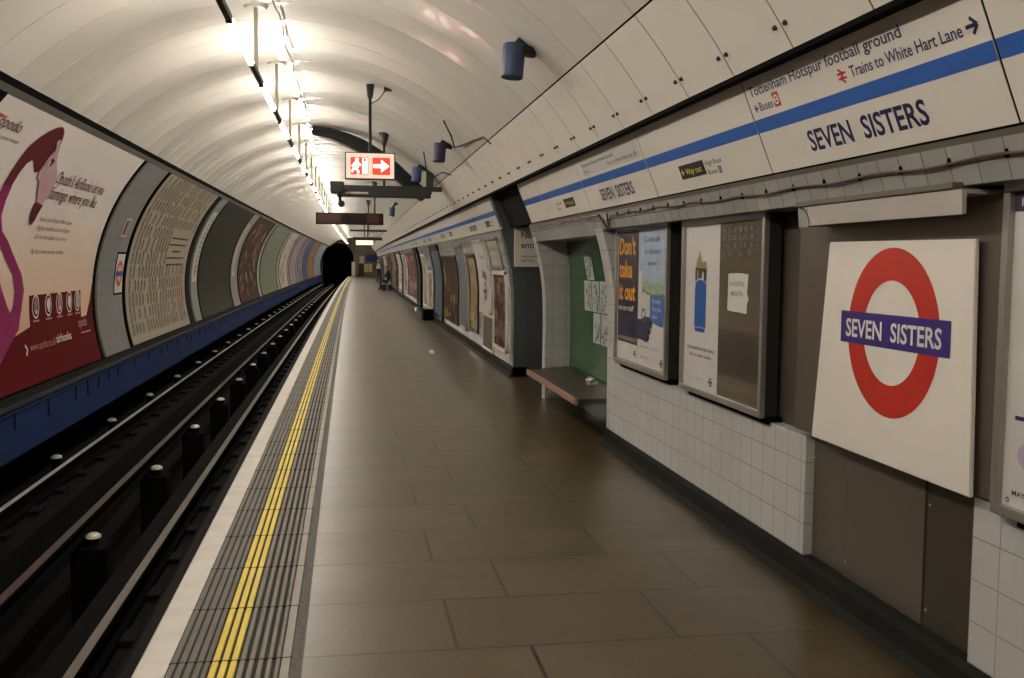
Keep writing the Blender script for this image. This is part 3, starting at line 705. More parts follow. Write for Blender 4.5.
# ------------------------------------------------------------------ far right wall: posters, doors
def curved_frame(bm, y0, y1, z0, z1, wd=.05, th=.03, mi=0):
    for a_, b_, c_, d_ in ((y0, y1, z0, z0+wd), (y0, y1, z1-wd, z1), (y0, y0+wd, z0, z1), (y1-wd, y1, z0, z1)):
        sweep(bm, vprof(c_, d_, max(1, int((d_-c_)/.15)), th)+vprof(c_, d_, max(1, int((d_-c_)/.15)), 0)[::-1], a_, b_, closed=True, caps=True, mi=mi)
def wall_poster(label, y0, y1, z0, z1, fill, fm=steel, name='wall_poster', cat='poster', group=None, wd=.05):
    t = thing(name, label, cat, (zx(z0), (y0+y1)/2, z0), group)
    bm = NB(); curved_frame(bm, y0, y1, z0, z1, wd); obj('frame', bm, fm, t)
    a = Art(lambda u, v, d: (zx(v)-.012-d, y1-u, v)); fill(a, y1-y0); a.build('printed_sheet', t, conform=.15, eps=.003)
    return t
def mosaic(cols, bg, z0, z1, nu, nv, seed, rows=None):
    def f(a, W):
        rr = random.Random(seed); a.rect(.03, z0+.03, W-.03, z1-.03, bg, 0)
        for i in range(nu):
            for j in range(nv):
                if rr.random() < .75:
                    u = .06+(W-.12)*i/nu; v = z0+.06+(z1-z0-.12)*j/nv
                    a.disc(u+(W/nu)*.4*(rr.random()+.3), v+(z1-z0)/nv*.4, W/nu*(.3+.3*rr.random()), (z1-z0)/nv*(.3+.4*rr.random()), rr.choice(cols), 1+(i+j) % 3, 12)
    return f
def ink(n, c): return M('ink_'+n, c, .85, noise=.15, scale=12, spec=.15)
b1, b2, b3, y1_, y2_, rd, gr, bl, pk, pe = ink('umber', (.10, .05, .03)), ink('tan', (.30, .2, .12)), ink('dusk', (.05, .04, .05)), ink('gold', (.45, .30, .06)), ink('straw', (.42, .36, .18)), ink('brick', (.30, .06, .04)), ink('moss', (.09, .12, .05)), ink('slateblue', (.08, .09, .17)), ink('rose', (.45, .25, .25)), ink('cream', (.48, .45, .38))
def f_white_top(a, W): a.rect(.03, 1.5, W-.03, 1.86, pe, 0); a.text('Information', .12, 1.72, .05, textgrey, 1, width=W-.3); a.text('on services', .12, 1.63, .04, textgrey, 1, width=W-.4)
wall_poster('narrow white notice with grey text high on the wall just past the cross passage', 13.95, 15.1, 1.46, 1.90, f_white_top, steel, wd=.03)
wall_poster('tall brown picture poster on the wall just past the cross passage', 13.85, 15.1, .27, 1.42, mosaic([b1, b2, ink('dun', (.22, .16, .12)), ink('dun2', (.16, .10, .07))], b1, .27, 1.42, 4, 8, 3), signw)
def f_lit(a, W):
    a.rect(.03, .75, W-.03, 1.86, M('bright_sheet', (.72, .70, .66), .3), 0); a.ring(W*.55, 1.08, .16, .10, red, 1, 32); a.rect(W*.55-.2, 1.05, W*.55+.2, 1.11, barblue, 2)
    a.poly([(W*.3, 1.3), (W*.75, 1.25), (W*.7, 1.38), (W*.4, 1.42)], ink('lilac', (.25, .22, .4)), 1); a.text('Travel', W*.2, 1.6, .09, pk, 1, width=W*.6)
wall_poster('glossy white poster with a red roundel above a grey metal door', 15.55, 16.75, .72, 1.90, f_lit, signw, wd=.03)
t = thing('wall_hatch', 'small grey metal hatch door below the white roundel poster', 'door', (2.2, 15.8, .14))
bm = NB(); curved_frame(bm, 15.2, 16.4, .14, .72, .04, .02); obj('frame', bm, signw, t)
bm = NB(); sweep(bm, vprof(.17, .69, 2, .012)+vprof(.17, .69, 2, 0)[::-1], 15.24, 16.36, closed=True, caps=True); obj('door_leaf', bm, trimbrown, t)
bm = NB(); box(bm, zx(.45)-.03, zx(.45)-.01, 15.3, 15.36, .4, .5); obj('handle', bm, steel, t)
wall_poster('narrow yellow and cream picture poster beyond the white roundel poster', 17.0, 18.2, .32, 1.68, mosaic([y1_, y2_, pe, pk, b2], y2_, .32, 1.68, 4, 9, 5), dark)
def f_blu(a, W): a.rect(.03, .3, W-.03, 1.85, ink('greyblue', (.2, .22, .25)), 0)
wall_poster('plain blue-grey narrow panel between the yellow poster and the large golden poster', 18.7, 19.8, .25, 1.88, f_blu, steel)
wall_poster('large golden-brown picture poster beyond the blue-grey panel', 20.2, 23.3, .25, 1.68, mosaic([y1_, b1, b2, b3, gr, rd], b1, .25, 1.68, 6, 7, 9), dark)
t = thing('blue_door', 'tall plain blue-grey door in the far wall', 'door', (2.2, 24.8, .13))
bm = NB(); curved_frame(bm, 23.6, 26.1, .14, 1.95, .12, .05); obj('frame', bm, slate, t)
bm = NB(); sweep(bm, vprof(.15, 1.85, 10, .02)+vprof(.15, 1.85, 10, 0)[::-1], 23.7, 26.0, closed=True, caps=True); obj('door_leaf', bm, ink('doorblue', (.13, .17, .19)), t)
bm = NB(); box(bm, zx(.45)-.30, zx(.45), 26.2, 26.8, .0, .28); tag(obj('black_bin', bm, black, None, (2.1, 26.3, 0)), 'low black box on the floor beside the blue door', 'box')
far = [(26.8, 28.3, .25, 1.3, [pe, b2], pe, 'white-framed small panel past the blue door'), (28.6, 30.2, .25, 1.75, [pe, pe, b2], pe, 'second white-framed panel past the blue door'),
       (33.3, 38.5, .3, 1.85, [b2, b1, pk, rd], ink('dull', (.17, .12, .10)), 'wide dull brown poster far along the right wall'), (39.5, 42, .3, 1.8, [pe, pk], pe, 'pale poster past the wide dull brown one'),
       (44, 47, .3, 1.85, [pe, pe], M('bright_sheet', (.7, .7, .66), .3), 'bright white far poster past the pale one'), (50, 55, .3, 1.85, [b2, b1, pk], b2, 'tan far poster between the bright one and the seated figure'),
       (58, 64, .3, 1.85, [b3, rd, b1], b1, 'dark far poster behind the seated figure'), (67, 72, .3, 1.85, [pe, b2], pe, 'cream far poster before the standing figure'), (76, 84, .3, 1.85, [b3, b1], b1, 'last dark poster on the right wall before the end')]
for i, (a_, b_, z0, z1, cols, bg, lab) in enumerate(far):
    wall_poster(lab, a_, b_, z0, z1, mosaic(cols, bg, z0, z1, 5, 6, 20+i), dark if i in (2, 5, 6, 8) else signw)
bm = NB(); sweep(bm, vprof(.13, 1.98, 12, .06)+vprof(.13, 1.98, 12, 0)[::-1], 30.8, 31.3, closed=True, caps=True); struct(obj('trim_19', bm, black))
for ya in (32.6, 43, 48.5, 57):
    bm = NB(); sweep(bm, vprof(.13, 1.98, 12, .05)+vprof(.13, 1.98, 12, 0)[::-1], ya, ya+.35, closed=True, caps=True); struct(obj('trim_20', bm, dark))

# ------------------------------------------------------------------ billboards on the left wall
cream_p = M('poster_cream', (.56, .50, .43), .35, noise=.04, scale=1)
peach = M('poster_peach', (.56, .40, .25), .35, noise=.05, scale=1)
dred = M('poster_maroon', (.10, .003, .004), .9, noise=.06, spec=.12); mag = M('poster_magenta', (.26, .02, .11), .35, noise=.08, spec=.12); pink = M('poster_pink', (.52, .33, .36), .35, noise=.08, scale=3, spec=.12)
maroon = M('poster_plum', (.12, .012, .022), .35, spec=.12)
def V(ang): return math.radians(196-ang)*R
def P(l): return [(u, V(g)) for u, g in l]
t = thing('billboard', 'huge curved billboard with a pink flamingo and a maroon base', 'billboard', (-3.3, 11.2, .25))
# cream sheet fading into peach: a printed gradient
gm = bpy.data.materials.new('poster_fade'); gm.use_nodes = True; nt = gm.node_tree
g_ = nt.nodes.new('ShaderNodeNewGeometry'); s_ = nt.nodes.new('ShaderNodeSeparateXYZ'); r_ = nt.nodes.new('ShaderNodeMapRange'); rp = nt.nodes.new('ShaderNodeValToRGB')
nt.links.new(g_.outputs['Position'], s_.inputs[0]); nt.links.new(s_.outputs[2], r_.inputs[0]); r_.inputs[1].default_value = .5; r_.inputs[2].default_value = 2.2
nt.links.new(r_.outputs[0], rp.inputs[0]); rp.color_ramp.elements[0].color = (.62, .38, .20, 1); rp.color_ramp.elements[1].color = (.66, .61, .56, 1)
nt.links.new(rp.outputs[0], nt.nodes['Principled BSDF'].inputs['Base Color']); nt.nodes['Principled BSDF'].inputs['Roughness'].default_value = .6; nt.nodes['Principled BSDF'].inputs['Specular IOR Level'].default_value = .15
a = Art(S_left); a.rect(8.5, V(196), 13.88, V(138.4), gm, 0)
# maroon base
a.poly(P([(8.5, 196), (13.88, 196), (13.88, 174.5), (13.75, 180), (13.55, 183.6), (13.30, 183.8), (13.30, 176.8), (11.25, 176.8), (11.25, 183.6), (10.2, 186.5), (8.5, 188)]), dred, 1)
# flamingo body, neck, head
nk_o = [(8.5, 171), (9.2, 166), (9.62, 162), (9.66, 158), (9.68, 154), (9.70, 151.5), (9.72, 148.5), (9.76, 145.8), (9.83, 143.6), (9.92, 142), (10.05, 140.2), (10.18, 139.5), (10.28, 139.9), (10.36, 140.7), (10.44, 141.8), (10.52, 143.6), (10.60, 145.2)]
nk_i = [(10.45, 145.6), (10.42, 147.2), (10.40, 149.9), (10.30, 150.4), (10.25, 149.8), (10.13, 148.4), (10.05, 148.0), (9.97, 148.9), (9.92, 151.3), (9.90, 154), (9.91, 157), (9.95, 160), (10.10, 163), (10.36, 165.2)]
low_o = [(10.67, 168.7), (10.95, 172.1), (11.07, 175.5), (11.0, 179.5), (10.88, 183.4), (10.50, 186.8), (10.2, 189.5), (9.6, 192.5), (8.5, 195.9)]
low_i = [(8.5, 177), (10.1, 172), (10.3, 173.5), (10.45, 176.5), (10.63, 180.2), (10.74, 178.4), (10.77, 175.5), (10.66, 172), (10.41, 169.2), (10.17, 166.3), (9.85, 162.8), (9.70, 160.5)]
a.poly(P(nk_o[4:]+nk_i[:11]), maroon, 2)
a.poly(P([(9.68, 154), (9.90, 154), (9.91, 157), (9.95, 160), (10.10, 163), (10.17, 166.3), (9.85, 162.8), (9.70, 160.5), (9.66, 157)]), mag, 3)
a.poly(P([(10.10, 163), (10.36, 165.2)]+low_o[:4]+[(10.88, 183.4), (10.63, 180.2), (10.74, 178.4), (10.77, 175.5), (10.66, 172), (10.41, 169.2), (10.17, 166.3)]), mag, 2)
a.poly(P([(8.5, 176), (9.6, 173), (10.1, 172), (10.3, 173.5), (10.45, 176.5), (10.63, 180.2), (10.88, 183.4), (10.50, 186.8), (10.2, 189.5), (9.6, 192.5), (8.5, 195.9)]), mag, 4)
# face and beak
a.poly(P([(10.40, 149.9), (10.42, 146.2), (10.47, 143.9), (10.52, 143.6), (10.62, 145.6), (10.75, 147.2), (10.95, 149.2), (11.05, 151.6), (11.05, 153.6), (11.0, 155.8), (10.93, 157.2), (10.76, 155.8), (10.66, 154.2), (10.55, 151.6), (10.45, 151.5)]), pink, 4)
a.poly(P([(10.93, 156.6), (10.74, 156.0), (10.73, 158.0), (10.77, 160.2), (10.86, 161.4), (10.92, 160.3), (11.0, 156.5)]), maroon, 5)
a.poly(P([(10.30, 142.6), (10.38, 142.0), (10.47, 143.4), (10.56, 145.4), (10.62, 146.8), (10.52, 145.9), (10.42, 144.0)]), pink, 5)
a.poly(P([(10.50, 146.2), (10.62, 146.6), (10.60, 148.0), (10.52, 148.2)]), maroon, 6); a.disc(10.50, V(147.6), .035, .035, paper, 7, 12)
# words
a.text('new', 8.66, V(142.4), .045, red, 2, width=.20, bold=.02); a.text('opodo', 8.76, V(144.0), .12, maroon, 2, width=.55, slant=.15)
a.text('all in your range', 8.80, V(146.0), .045, textgrey, 2, width=.66)
a.text("Opodo's AirBooks let you", 11.03, V(151.3), .15, maroon, 2, width=2.0, slant=.1, bold=.003); a.text('flamingo where you like', 11.05, V(155.0), .15, maroon, 2, width=1.95, slant=.1, bold=.003)
for q, (g, s_) in enumerate(((160.2, 'book our latest offers now'), (162.2, 'flights hotels and holidays'), (164.2, 'all in one place to enjoy'), (167.5, 'fly at a low price today'))): a.text(s_, 11.12, V(g), .055, b2, 2, width=1.2)
for q, u in enumerate((11.47, 11.93, 12.36, 12.78, 13.14)):
    a.ring(u, V(179.4), .13, .11, paper, 2, 24, asp=.95); a.disc(u, V(179.2), .07, .07 if q % 2 else .10, (b2, paper, pk, paper, pe)[q], 3, 16); a.rect(u-.03, V(181.0), u+.03, V(180.2), paper, 4); a.rect(u-.11, V(182.8), u+.11, V(182.4), pk, 2)
a.line([(11.0, V(187.3)), (11.06, V(188.3)), (11.0, V(189.5))], .03, paper, 2)
a.text('www.opodo.co.uk/', 11.15, V(188.9), .09, pk, 2, width=.95); a.text('airbooks', 12.12, V(188.6), .10, paper, 2, width=.62, bold=.015)
a.text('opodo', 13.12, V(186.2), .12, pk, 2, width=.4, bold=.01); a.rect(13.2, V(188.0), 13.65, V(187.6), pk, 2)
a.build('printed_sheet', t, conform=.11, eps=.003)
def edge_frame(t, y0, y1, wd=.09):
    for a_, b_ in ((y0-wd, y0), (y1, y1+wd)):
        bm = NB(); sweep(bm, arc(196.2, 138.2, R-.012, 26)+arc(138.2, 196.2, R+.02, 26), a_, b_, closed=True, caps=True); obj('side_frame', bm, black, t)
edge_frame(t, 8.5, 13.9)
# nearer billboard beyond the picture edge
def billboard(label, y0, y1, fill, wd=.09):
    t = thing('billboard', label, 'billboard', (-3.3, (y0+y1)/2, .25)); a = Art(S_left); fill(a, y0, y1); a.build('printed_sheet', t, conform=.11, eps=.003); edge_frame(t, y0, y1, wd); return t
billboard('dark blue billboard whose edge shows in the upper corner beside the flamingo billboard', 2.6, 8.3, lambda a, y0, y1: a.rect(y0, V(196), y1, V(138.4), ink('deepblue', (.03, .04, .14)), 0))
beige = M('poster_beige', (.40, .35, .27), .4, noise=.06, scale=2, spec=.12); scr = M('script_brown', (.085, .07, .05), .5, spec=.12)
def f_script(a, y0, y1):
    a.rect(y0, V(196), y1, V(138.4), beige, 0); rr = random.Random(4)
    for r_ in range(12):
        g = 141.2+r_*4.6; v = V(g); u = y0+.25; wl = 0
        while u < y1-.3:
            if 5 <= r_ <= 6 and u > y0+3.0: pass
            h = .11+.07*rr.random(); sl = .10
            pts_ = [(u, v-h*.5), (u+sl*.6, v+h*.9), (u+sl+.03, v+h*.2), (u+sl*.3+.05, v-h*.5)]
            if not (r_ in (4, 5, 6) and u > y0+3.0):
                a.line(pts_, .042, (rd if (r_ in (8, 9, 10) and u > y1-1.1) else scr), 1)
            wl += 1; u += .25+(.16 if rr.random() < .2 else 0)
    for q in range(5):
        a.rect(y0+3.2+(.4 if q == 2 else 0), V(160.6+q*2.6), y1-.5-(.5 if q == 2 else 0), V(159.9+q*2.6), scr, 1)
billboard('beige billboard covered in rows of brown handwritten script', 15.82, 21.35, f_script)
def f_plain(m): return lambda a, y0, y1: a.rect(y0, V(196), y1, V(138.4), m, 0)
billboard('plain dark green empty billboard beyond the script billboard', 23.15, 29.0, f_plain(M('board_green_black', (.016, .020, .012), .4, spec=.12)))
def f_mix(cols, bg, seed, n=22, s=.5):
    def f(a, y0, y1):
        a.rect(y0, V(196), y1, V(138.4), bg, 0); rr = random.Random(seed)
        for q in range(n):
            u = y0+.5+(y1-y0-1)*rr.random(); g = 144+46*rr.random(); a.disc(u, V(g), s*(.4+rr.random())*(y1-y0)/6, s*(.3+.6*rr.random()), rr.choice(cols), 1+q % 4, 10)
    return f
billboard('brown and orange picture billboard beyond the dark green one', 31.0, 36.8, f_mix([b2, rd, b3, gr, b1, ink('ochre', (.20, .13, .05))], ink('umber2', (.07, .04, .025)), 6, 90, .22))
billboard('pale sage green billboard further along the left wall', 38.1, 45.8, f_mix([ink('sage2', (.22, .25, .18))], ink('sage', (.19, .22, .15)), 7, 4, .3))
billboard('off-white billboard past the sage green one', 47.5, 53, f_mix([b2], pe, 8, 8, .4))
billboard('pinkish white billboard past the off-white one', 54.5, 60.4, f_mix([pk], ink('blush', (.32, .26, .27)), 9, 6, .4))
billboard('lilac billboard far along the left wall', 61.8, 65.8, f_mix([pe], ink('lilacpale', (.20, .18, .25)), 10, 5, .4))
billboard('blue-grey billboard before the orange one near the tunnel mouth', 67.2, 72.8, f_plain(bl))
billboard('orange billboard near the tunnel mouth', 74.2, 81.3, f_plain(ink('orange2', (.26, .13, .05))))
billboard('last pale billboard beside the tunnel mouth', 83.7, 96, f_plain(ink('pale2', (.26, .28, .32))))
# small roundels and notices on grey bands
t = thing('small_roundel_sign', 'small framed roundel sign on the grey band beside the flamingo billboard', 'station sign', (-3.33, 15.4, 1.05))
a = Art(S_left); a.rect(15.06, V(179.4), 15.72-.1, V(166.4), black, 3); a.rect(15.10, V(178.8), 15.58, V(167.0), paper, 4)
roundel(a, 15.34, V(173), .19, asp=1.0, lv=5); a.build('sign_plate', t, conform=.11, eps=.003)
bm = NB(); sweep(bm, arc(179.2, 166.6, R-.008, 8)+arc(166.6, 179.2, R, 8), 15.08, 15.6, closed=True, caps=True); obj('backing', bm, black, t)
t = thing('small_notice', 'small tilted white notice above the small roundel on the grey band', 'notice', (-3.15, 15, 1.9))
a = Art(S_left); a.rect(14.93, V(161.8), 15.26, V(155.9), paper, 4); a.rect(14.98, V(161.2), 15.10, V(156.6), rd, 5); a.rect(15.14, V(161.2), 15.20, V(156.6), textgrey, 5); a.build('sheet', t, conform=.11, eps=.003)
for ya, nm in ((22.22, 'beyond the script billboard'), (29.5, 'beyond the dark green billboard')):
    t = thing('line_diagram', 'tall narrow curved line diagram strip on the grey band %s' % nm, 'sign', (-3.2, ya+.3, 1.1))
    a = Art(S_left); a.rect(ya, V(178.5), ya+.6, V(145.5), paper, 3); a.line([(ya+.3, V(176)), (ya+.3, V(147))], .06, bl, 4)
    for q in range(12): a.rect(ya+.36, V(150+q*2.2), ya+.54, V(149.4+q*2.2), textgrey, 4)
    a.ring(ya+.3, V(173.5), .14, .09, red, 5, 20); a.build('printed_strip', t, conform=.11, eps=.003)

# ------------------------------------------------------------------ rails
def rail(name, x, ztop, label, topm, w_=.035, h=.16):
    t = thing(name, label, 'rail', (x, 10, ztop-h))
    pr = [(x-.065, ztop-h), (x-.06, ztop-h+.015), (x-.012, ztop-h+.035), (x-.012, ztop-.045), (x-w_, ztop-.035), (x-w_, ztop-.006), (x-w_+.008, ztop)]
    pr2 = [(2*x-a_, b_) for a_, b_ in pr[::-1]]
    bm = NB(); sweep(bm, pr+pr2, YB, YE+24, closed=True, caps=True, st=4); obj('rail_body', bm, railside, t)
    bm = NB(); sweep(bm, [(x-w_+.002, ztop-.012), (x-w_+.010, ztop+.001), (x+w_-.010, ztop+.001), (x+w_-.002, ztop-.012)], YB, YE+24, st=4); obj('rail_head', bm, topm, t)
    return t
rail('running_rail', -1.53, -.75, 'worn steel running rail nearest the platform edge', railtop, .04)
rail('running_rail', -3.15, -.75, 'bright running rail on the far side by the blue duct', M('rail_painted_shine', (.8, .78, .75), .3, .35, noise=.06, scale=20), .036)  # shine of the lamps on the rail head put into its pale colour
rail('conductor_rail', -2.26, -.69, 'brown conductor rail on insulators in the middle of the pit', condr, .042, .11)
rail('conductor_rail', -3.575, -.70, 'dark outer conductor rail beside the blue duct', railside, .035, .11)
def make_ins(x, lab, grp, col):
    t = thing('insulator_post' if col else 'insulator', lab, 'insulator', (x, 8.73, -1.55 if col else -.95), grp)
    y = 8.73
    if col:
        bm = NB(); bbox(bm, x-.16, x+.13, y-.12, y+.12, -1.55, -.86, .01); obj('pit_block', bm, M('pit_block_black', (.005, .005, .0045), .95, spec=.05), t)
    bm = NB(); tube(bm, [(x+.0, y, -.86 if col else -.95), (x, y, -.82), (x, y, -.805), (x, y, -.790)], [.05, .05, .05, .05], 14); obj('pedestal', bm, railside, t)
    bm = NB(); tube(bm, [(x, y, -.790), (x, y, -.772), (x, y, -.752)], [.062, .064, .035], 14); obj('porcelain_pot', bm, ceramic, t)
    bm = NB(); box(bm, x-.16, x-.0, y-.035, y+.035, -.84, -.801 if col else -.812); obj('clamp', bm, railside, t)
    return t
i1 = make_ins(-2.125, 'white porcelain insulator on a dark block under the middle conductor rail', 'insulators under the middle conductor rail', True)
i2 = make_ins(-3.395, 'white porcelain insulator beside the bright far running rail', 'insulators beside the far running rail', False)
for k in range(-3, 32):
    if k: dup(i1, BASE[i1.name]+Vector((0, 2.82*k, 0)))
    d = Vector((0, 2.78*k+.82, 0))
    if k == 0: i2.location = bend(BASE[i2.name]+d)
    else: dup(i2, BASE[i2.name]+d)
# sleeper blocks under the running rails
t0 = None
for k in range(-4, 60):
    for x in (-1.53, -3.15):
        if t0 is None:
            bm = NB(); bbox(bm, x-.16, x+.16, 3.0, 3.22, -.96, -.905, .008)
            x_ = x; t0 = obj('rail_chair', bm, M('chair_rust', (.008, .007, .006), .9, noise=.3, spec=.1), None, (x, 3.1, -.95)); tag(t0, 'rusty rail chair holding a running rail to the track bed', 'rail chair', 'rail chairs along the running rails'); t0.location = bend((x, 3.1+.9*k, -.95))
        else:
            c = t0.copy(); COL.objects.link(c); c.location = bend((x, 3.1+.9*k, -.95))

# ------------------------------------------------------------------ overhead things
# lit exit sign
t = thing('exit_sign', 'lit white hanging sign with red running figure and red arrow', 'sign', (.257, 12, 2.5))
bm = NB(); bbox(bm, -.035, .55, 12.0, 12.12, 2.51, 2.825, .006); obj('casing', bm, dark, t)
lit = M('sign_glow', (.70, .52, .42), .6, emit=.33, spec=.1); redg = M('sign_red_glow', (.80, .05, .03), .6, emit=.42, spec=.1); wg = M('sign_white_glow', (1., .9, .8), .4, emit=1.0)
a = Art(S_front(12.0)); a.rect(-.022, 2.522, .537, 2.813, lit, 1)
a.rect(.03, 2.565, .235, 2.765, redg, 2); a.rect(.285, 2.565, .49, 2.765, redg, 2)
# figure and door
a.disc(.105, 2.735, .022, .022, wg, 3, 16); a.poly([(.075, 2.71), (.125, 2.715), (.13, 2.66), (.11, 2.63), (.135, 2.60), (.125, 2.57), (.105, 2.575), (.105, 2.60), (.08, 2.63), (.05, 2.585), (.035, 2.60), (.065, 2.655)], wg, 3)
a.line([(.08, 2.70), (.045, 2.66)], .016, wg, 3); a.line([(.12, 2.70), (.15, 2.67)], .016, wg, 3)
a.rect(.165, 2.575, .225, 2.755, wg, 3); a.disc(.195, 2.735, .018, .018, redg, 4, 12); a.poly([(.18, 2.715), (.21, 2.715), (.207, 2.66), (.212, 2.60), (.185, 2.60), (.183, 2.66)], redg, 4) if False else None
a.poly([(.298, 2.645), (.385, 2.645), (.385, 2.592), (.48, 2.667), (.385, 2.742), (.385, 2.689), (.298, 2.689)], wg, 3)
a.build('sign_face', t)
bm = NB(); tube(bm, [(.26, 12.06, 2.82), (.26, 12.06, 3.55)], .018, 10); obj('pole', bm, dark, t)
bm = NB(); tube(bm, [(.26, 12.06, 3.46), (.26, 12.06, 3.50), (.26, 12.06, 3.62)], [.028, .036, .046], 14); obj('ceiling_mount', bm, dark, t)
bm = NB(); tube(bm, [(.28, 12.06, 3.40), (.36, 12.06, 3.45), (.42, 12.06, 3.53), (.46, 12.06, 3.60)], .006, 6); bbox(bm, .42, .52, 12.0, 12.12, 3.555, 3.60, .004); obj('conduit', bm, dark, t)
# cross beam sign seen edge on with camera
def hanger(t, x, y, z0):
    z1 = CZ+math.sqrt((R)**2-(x-CX)**2)
    bm = NB(); tube(bm, [(x, y, z0), (x, y, z1-.1)], .02, 8); tube(bm, [(x, y, z1-.22), (x, y, z1-.05), (x, y, z1+.0)], [.02, .07, .09], 12); obj('hanger', bm, dark, t)
Y = 15.7
t = thing('train_indicator', 'long dark train indicator beam hanging behind the lit exit sign', 'train indicator', (.6, Y, 2.5))
bm = NB(); bbox(bm, -.17, 1.27, Y, Y+.25, 2.54, 2.64, .006); obj('indicator_box', bm, dark, t)
bm = NB(); bbox(bm, -.10, 1.45, Y+.1, Y+.2, 2.645, 2.72, .004); obj('beam', bm, dark, t)
hanger(t, .55, Y+.15, 2.7)
bm = NB(); bbox(bm, -.05, .30, Y-.005, Y, 2.58, 2.61, .001); obj('painted_reflection', bm, M('reflection_pale', (.5, .48, .42), .4), t)  # white stripe of reflected light, modelled as a pale strip on the box
t = thing('cctv_monitor', 'dark camera housing clustered at the end of the indicator beam', 'camera', (-.2, 15, 2.5))
bm = NB(); bbox(bm, -.26, -.06, 14.8, 15.1, 2.53, 2.70, .02); obj('housing', bm, dark, t)
bm = NB(); tube(bm, [(-.12, 14.9, 2.55), (-.12, 14.9, 2.42)], .02, 8); bmesh.ops.create_uvsphere(bm, u_segments=14, v_segments=10, radius=.05, matrix=Matrix.Translation((-.10, 14.9, 2.38))); obj('dome_lens', bm, dark, t)
bm = NB(); tube(bm, [(-.12, 15.0, 2.66), (-.08, 15.4, 2.66), (-.05, 15.69, 2.62)], .02, 8); obj('arm', bm, dark, t)
Y = 25.0
t = thing('train_indicator', 'brown-black train indicator with faint red panels under the lights', 'train indicator', (0, Y, 2.45))
bm = NB(); bbox(bm, -.81, .83, Y, Y+.3, 2.44, 2.72, .01); obj('indicator_box', bm, M('indicator_brown', (.022, .011, .009), .5, spec=.2), t)
for u0, u1 in ((-.78, -.2), (.42, .72)): a = Art(S_front(Y)); a.rect(u0, 2.47, u1, 2.69, M('indicator_red', (.07, .012, .009), .4), 1); a.build('display_panel', t)
hanger(t, .62, Y+.15, 2.72)
def cross(name, label, x0, x1, Y, z0, z1, m=dark, cat='sign'):
    t = thing(name, label, cat, ((x0+x1)/2, Y, z0)); bm = NB(); bbox(bm, x0, x1, Y, Y+.15, z0, z1, .006); obj('board', bm, m, t); hanger(t, (x0+x1)/2, Y+.08, z1); return t
cross('hanging_sign', 'thin dark crossbar sign just behind the brown train indicator', .0, 1.18, 33, 2.50, 2.56)
cross('hanging_sign', 'second thin dark crossbar sign further down the platform', .08, 1.25, 41, 2.38, 2.50)
t = cross('hanging_sign', 'far-off pale lit hanging sign above the platform end', .16, 1.08, 50, 2.30, 2.58)
a = Art(S_front(50.0)); a.rect(.2, 2.33, 1.04, 2.55, M('far_sign_glow', (.75, .72, .45), .4, emit=.6), 1); a.build('sign_face', t)
# dark arched cable duct under the ceiling
t = thing('arched_duct', 'black curved cable duct arching across the ceiling behind the exit sign', 'duct', (-.59, 17, 3.7))
up_ = [(-.59, 3.765), (-.3, 3.74), (0, 3.66), (.273, 3.555), (.6, 3.36), (.85, 3.16), (1.03, 2.99), (1.2, 2.84), (1.40, 2.70)]
lo_ = [(-.59, 3.615), (-.3, 3.565), (0, 3.45), (.262, 3.325), (.53, 3.145), (.72, 2.98), (.86, 2.86), (1.03, 2.70), (1.22, 2.57)]
bm = NB()
for y in (17.0, 17.25): pass
rows = [[bm.verts.new((x, y, z)) for x, z in up_+lo_[::-1]] for y in (17.0, 17.3)]
n = len(up_)*2
for i in range(n): bm.faces.new((rows[0][i], rows[0][(i+1) % n], rows[1][(i+1) % n], rows[1][i]))
for q in (0, 1):
    for i in range(len(up_)-1): bm.faces.new((rows[q][i], rows[q][i+1], rows[q][n-2-i], rows[q][n-1-i]))
obj('duct_shell', bm, M('duct_black', (.010, .009, .008), .5, spec=.3), t)
bm = NB(); tube(bm, [((u[0]+l[0])/2, 16.99, (u[1]+l[1])/2) for u, l in zip(up_, lo_)], .012, 6); obj('cable', bm, dark, t)
# speakers
def speaker(x, y, z, lab, m=speakerb, tilt=.12):
    z += .115
    t = thing('speaker', lab, 'speaker', (x, y, z+.2))
    d = Vector((math.sin(tilt)*-.6, 0, -math.cos(tilt))).normalized(); c = Vector((x, y, z+.145))
    bm = NB(); tube(bm, [c-d*.002, c+d*.004, c+d*.02, c+d*.225, c+d*.24], [.060, .076, .080, .080, .076], 28); obj('body', bm, m, t)
    bm = NB(); tube(bm, [c+d*.235, c+d*.243], [.070, .070], 24); obj('grille', bm, inkblack, t)
    bx, bz = x+.10, CZ+math.sqrt(R*R-(x+.10-CX)**2)
    bm = NB(); tube(bm, [c+d*.03, (x+.03, y, z+.165), (x+.10, y, bz-.03)], .03, 8); tube(bm, [(bx, y, bz-.07), (bx+.01, y, bz-.012)], [.05, .055], 12); obj('bracket', bm, inkblack, t)
    return t
speaker(1.165, 7.1, 2.83, 'nearest blue cylindrical speaker hung under the sloping ceiling')
speaker(1.17, 13.0, 2.81, 'second violet-blue cylindrical speaker with loose cables beside it', M('speaker_violet', (.03, .02, .07), .5))
speaker(1.12, 16.7, 2.84, 'third blue cylindrical speaker beside the arched black duct', M('speaker_bright', (.04, .08, .2), .5))
speaker(1.12, 27, 2.72, 'fourth dark cylindrical speaker beyond the brown train indicator')
bm = NB(); tube(bm, [(1.10, 11.75, 3.18), (1.22, 12.1, 3.06), (1.30, 12.45, 2.96), (1.36, 12.1, 2.95), (1.41, 11.4, 2.93), (1.45, 10.85, 2.90), (1.52, 10.75, 2.82)], .012, 6)
tag(obj('loose_cable', bm, inkblack, None, (1.3, 12, 3)), 'loose black cable sticking out of the ceiling by the second speaker', 'cable')
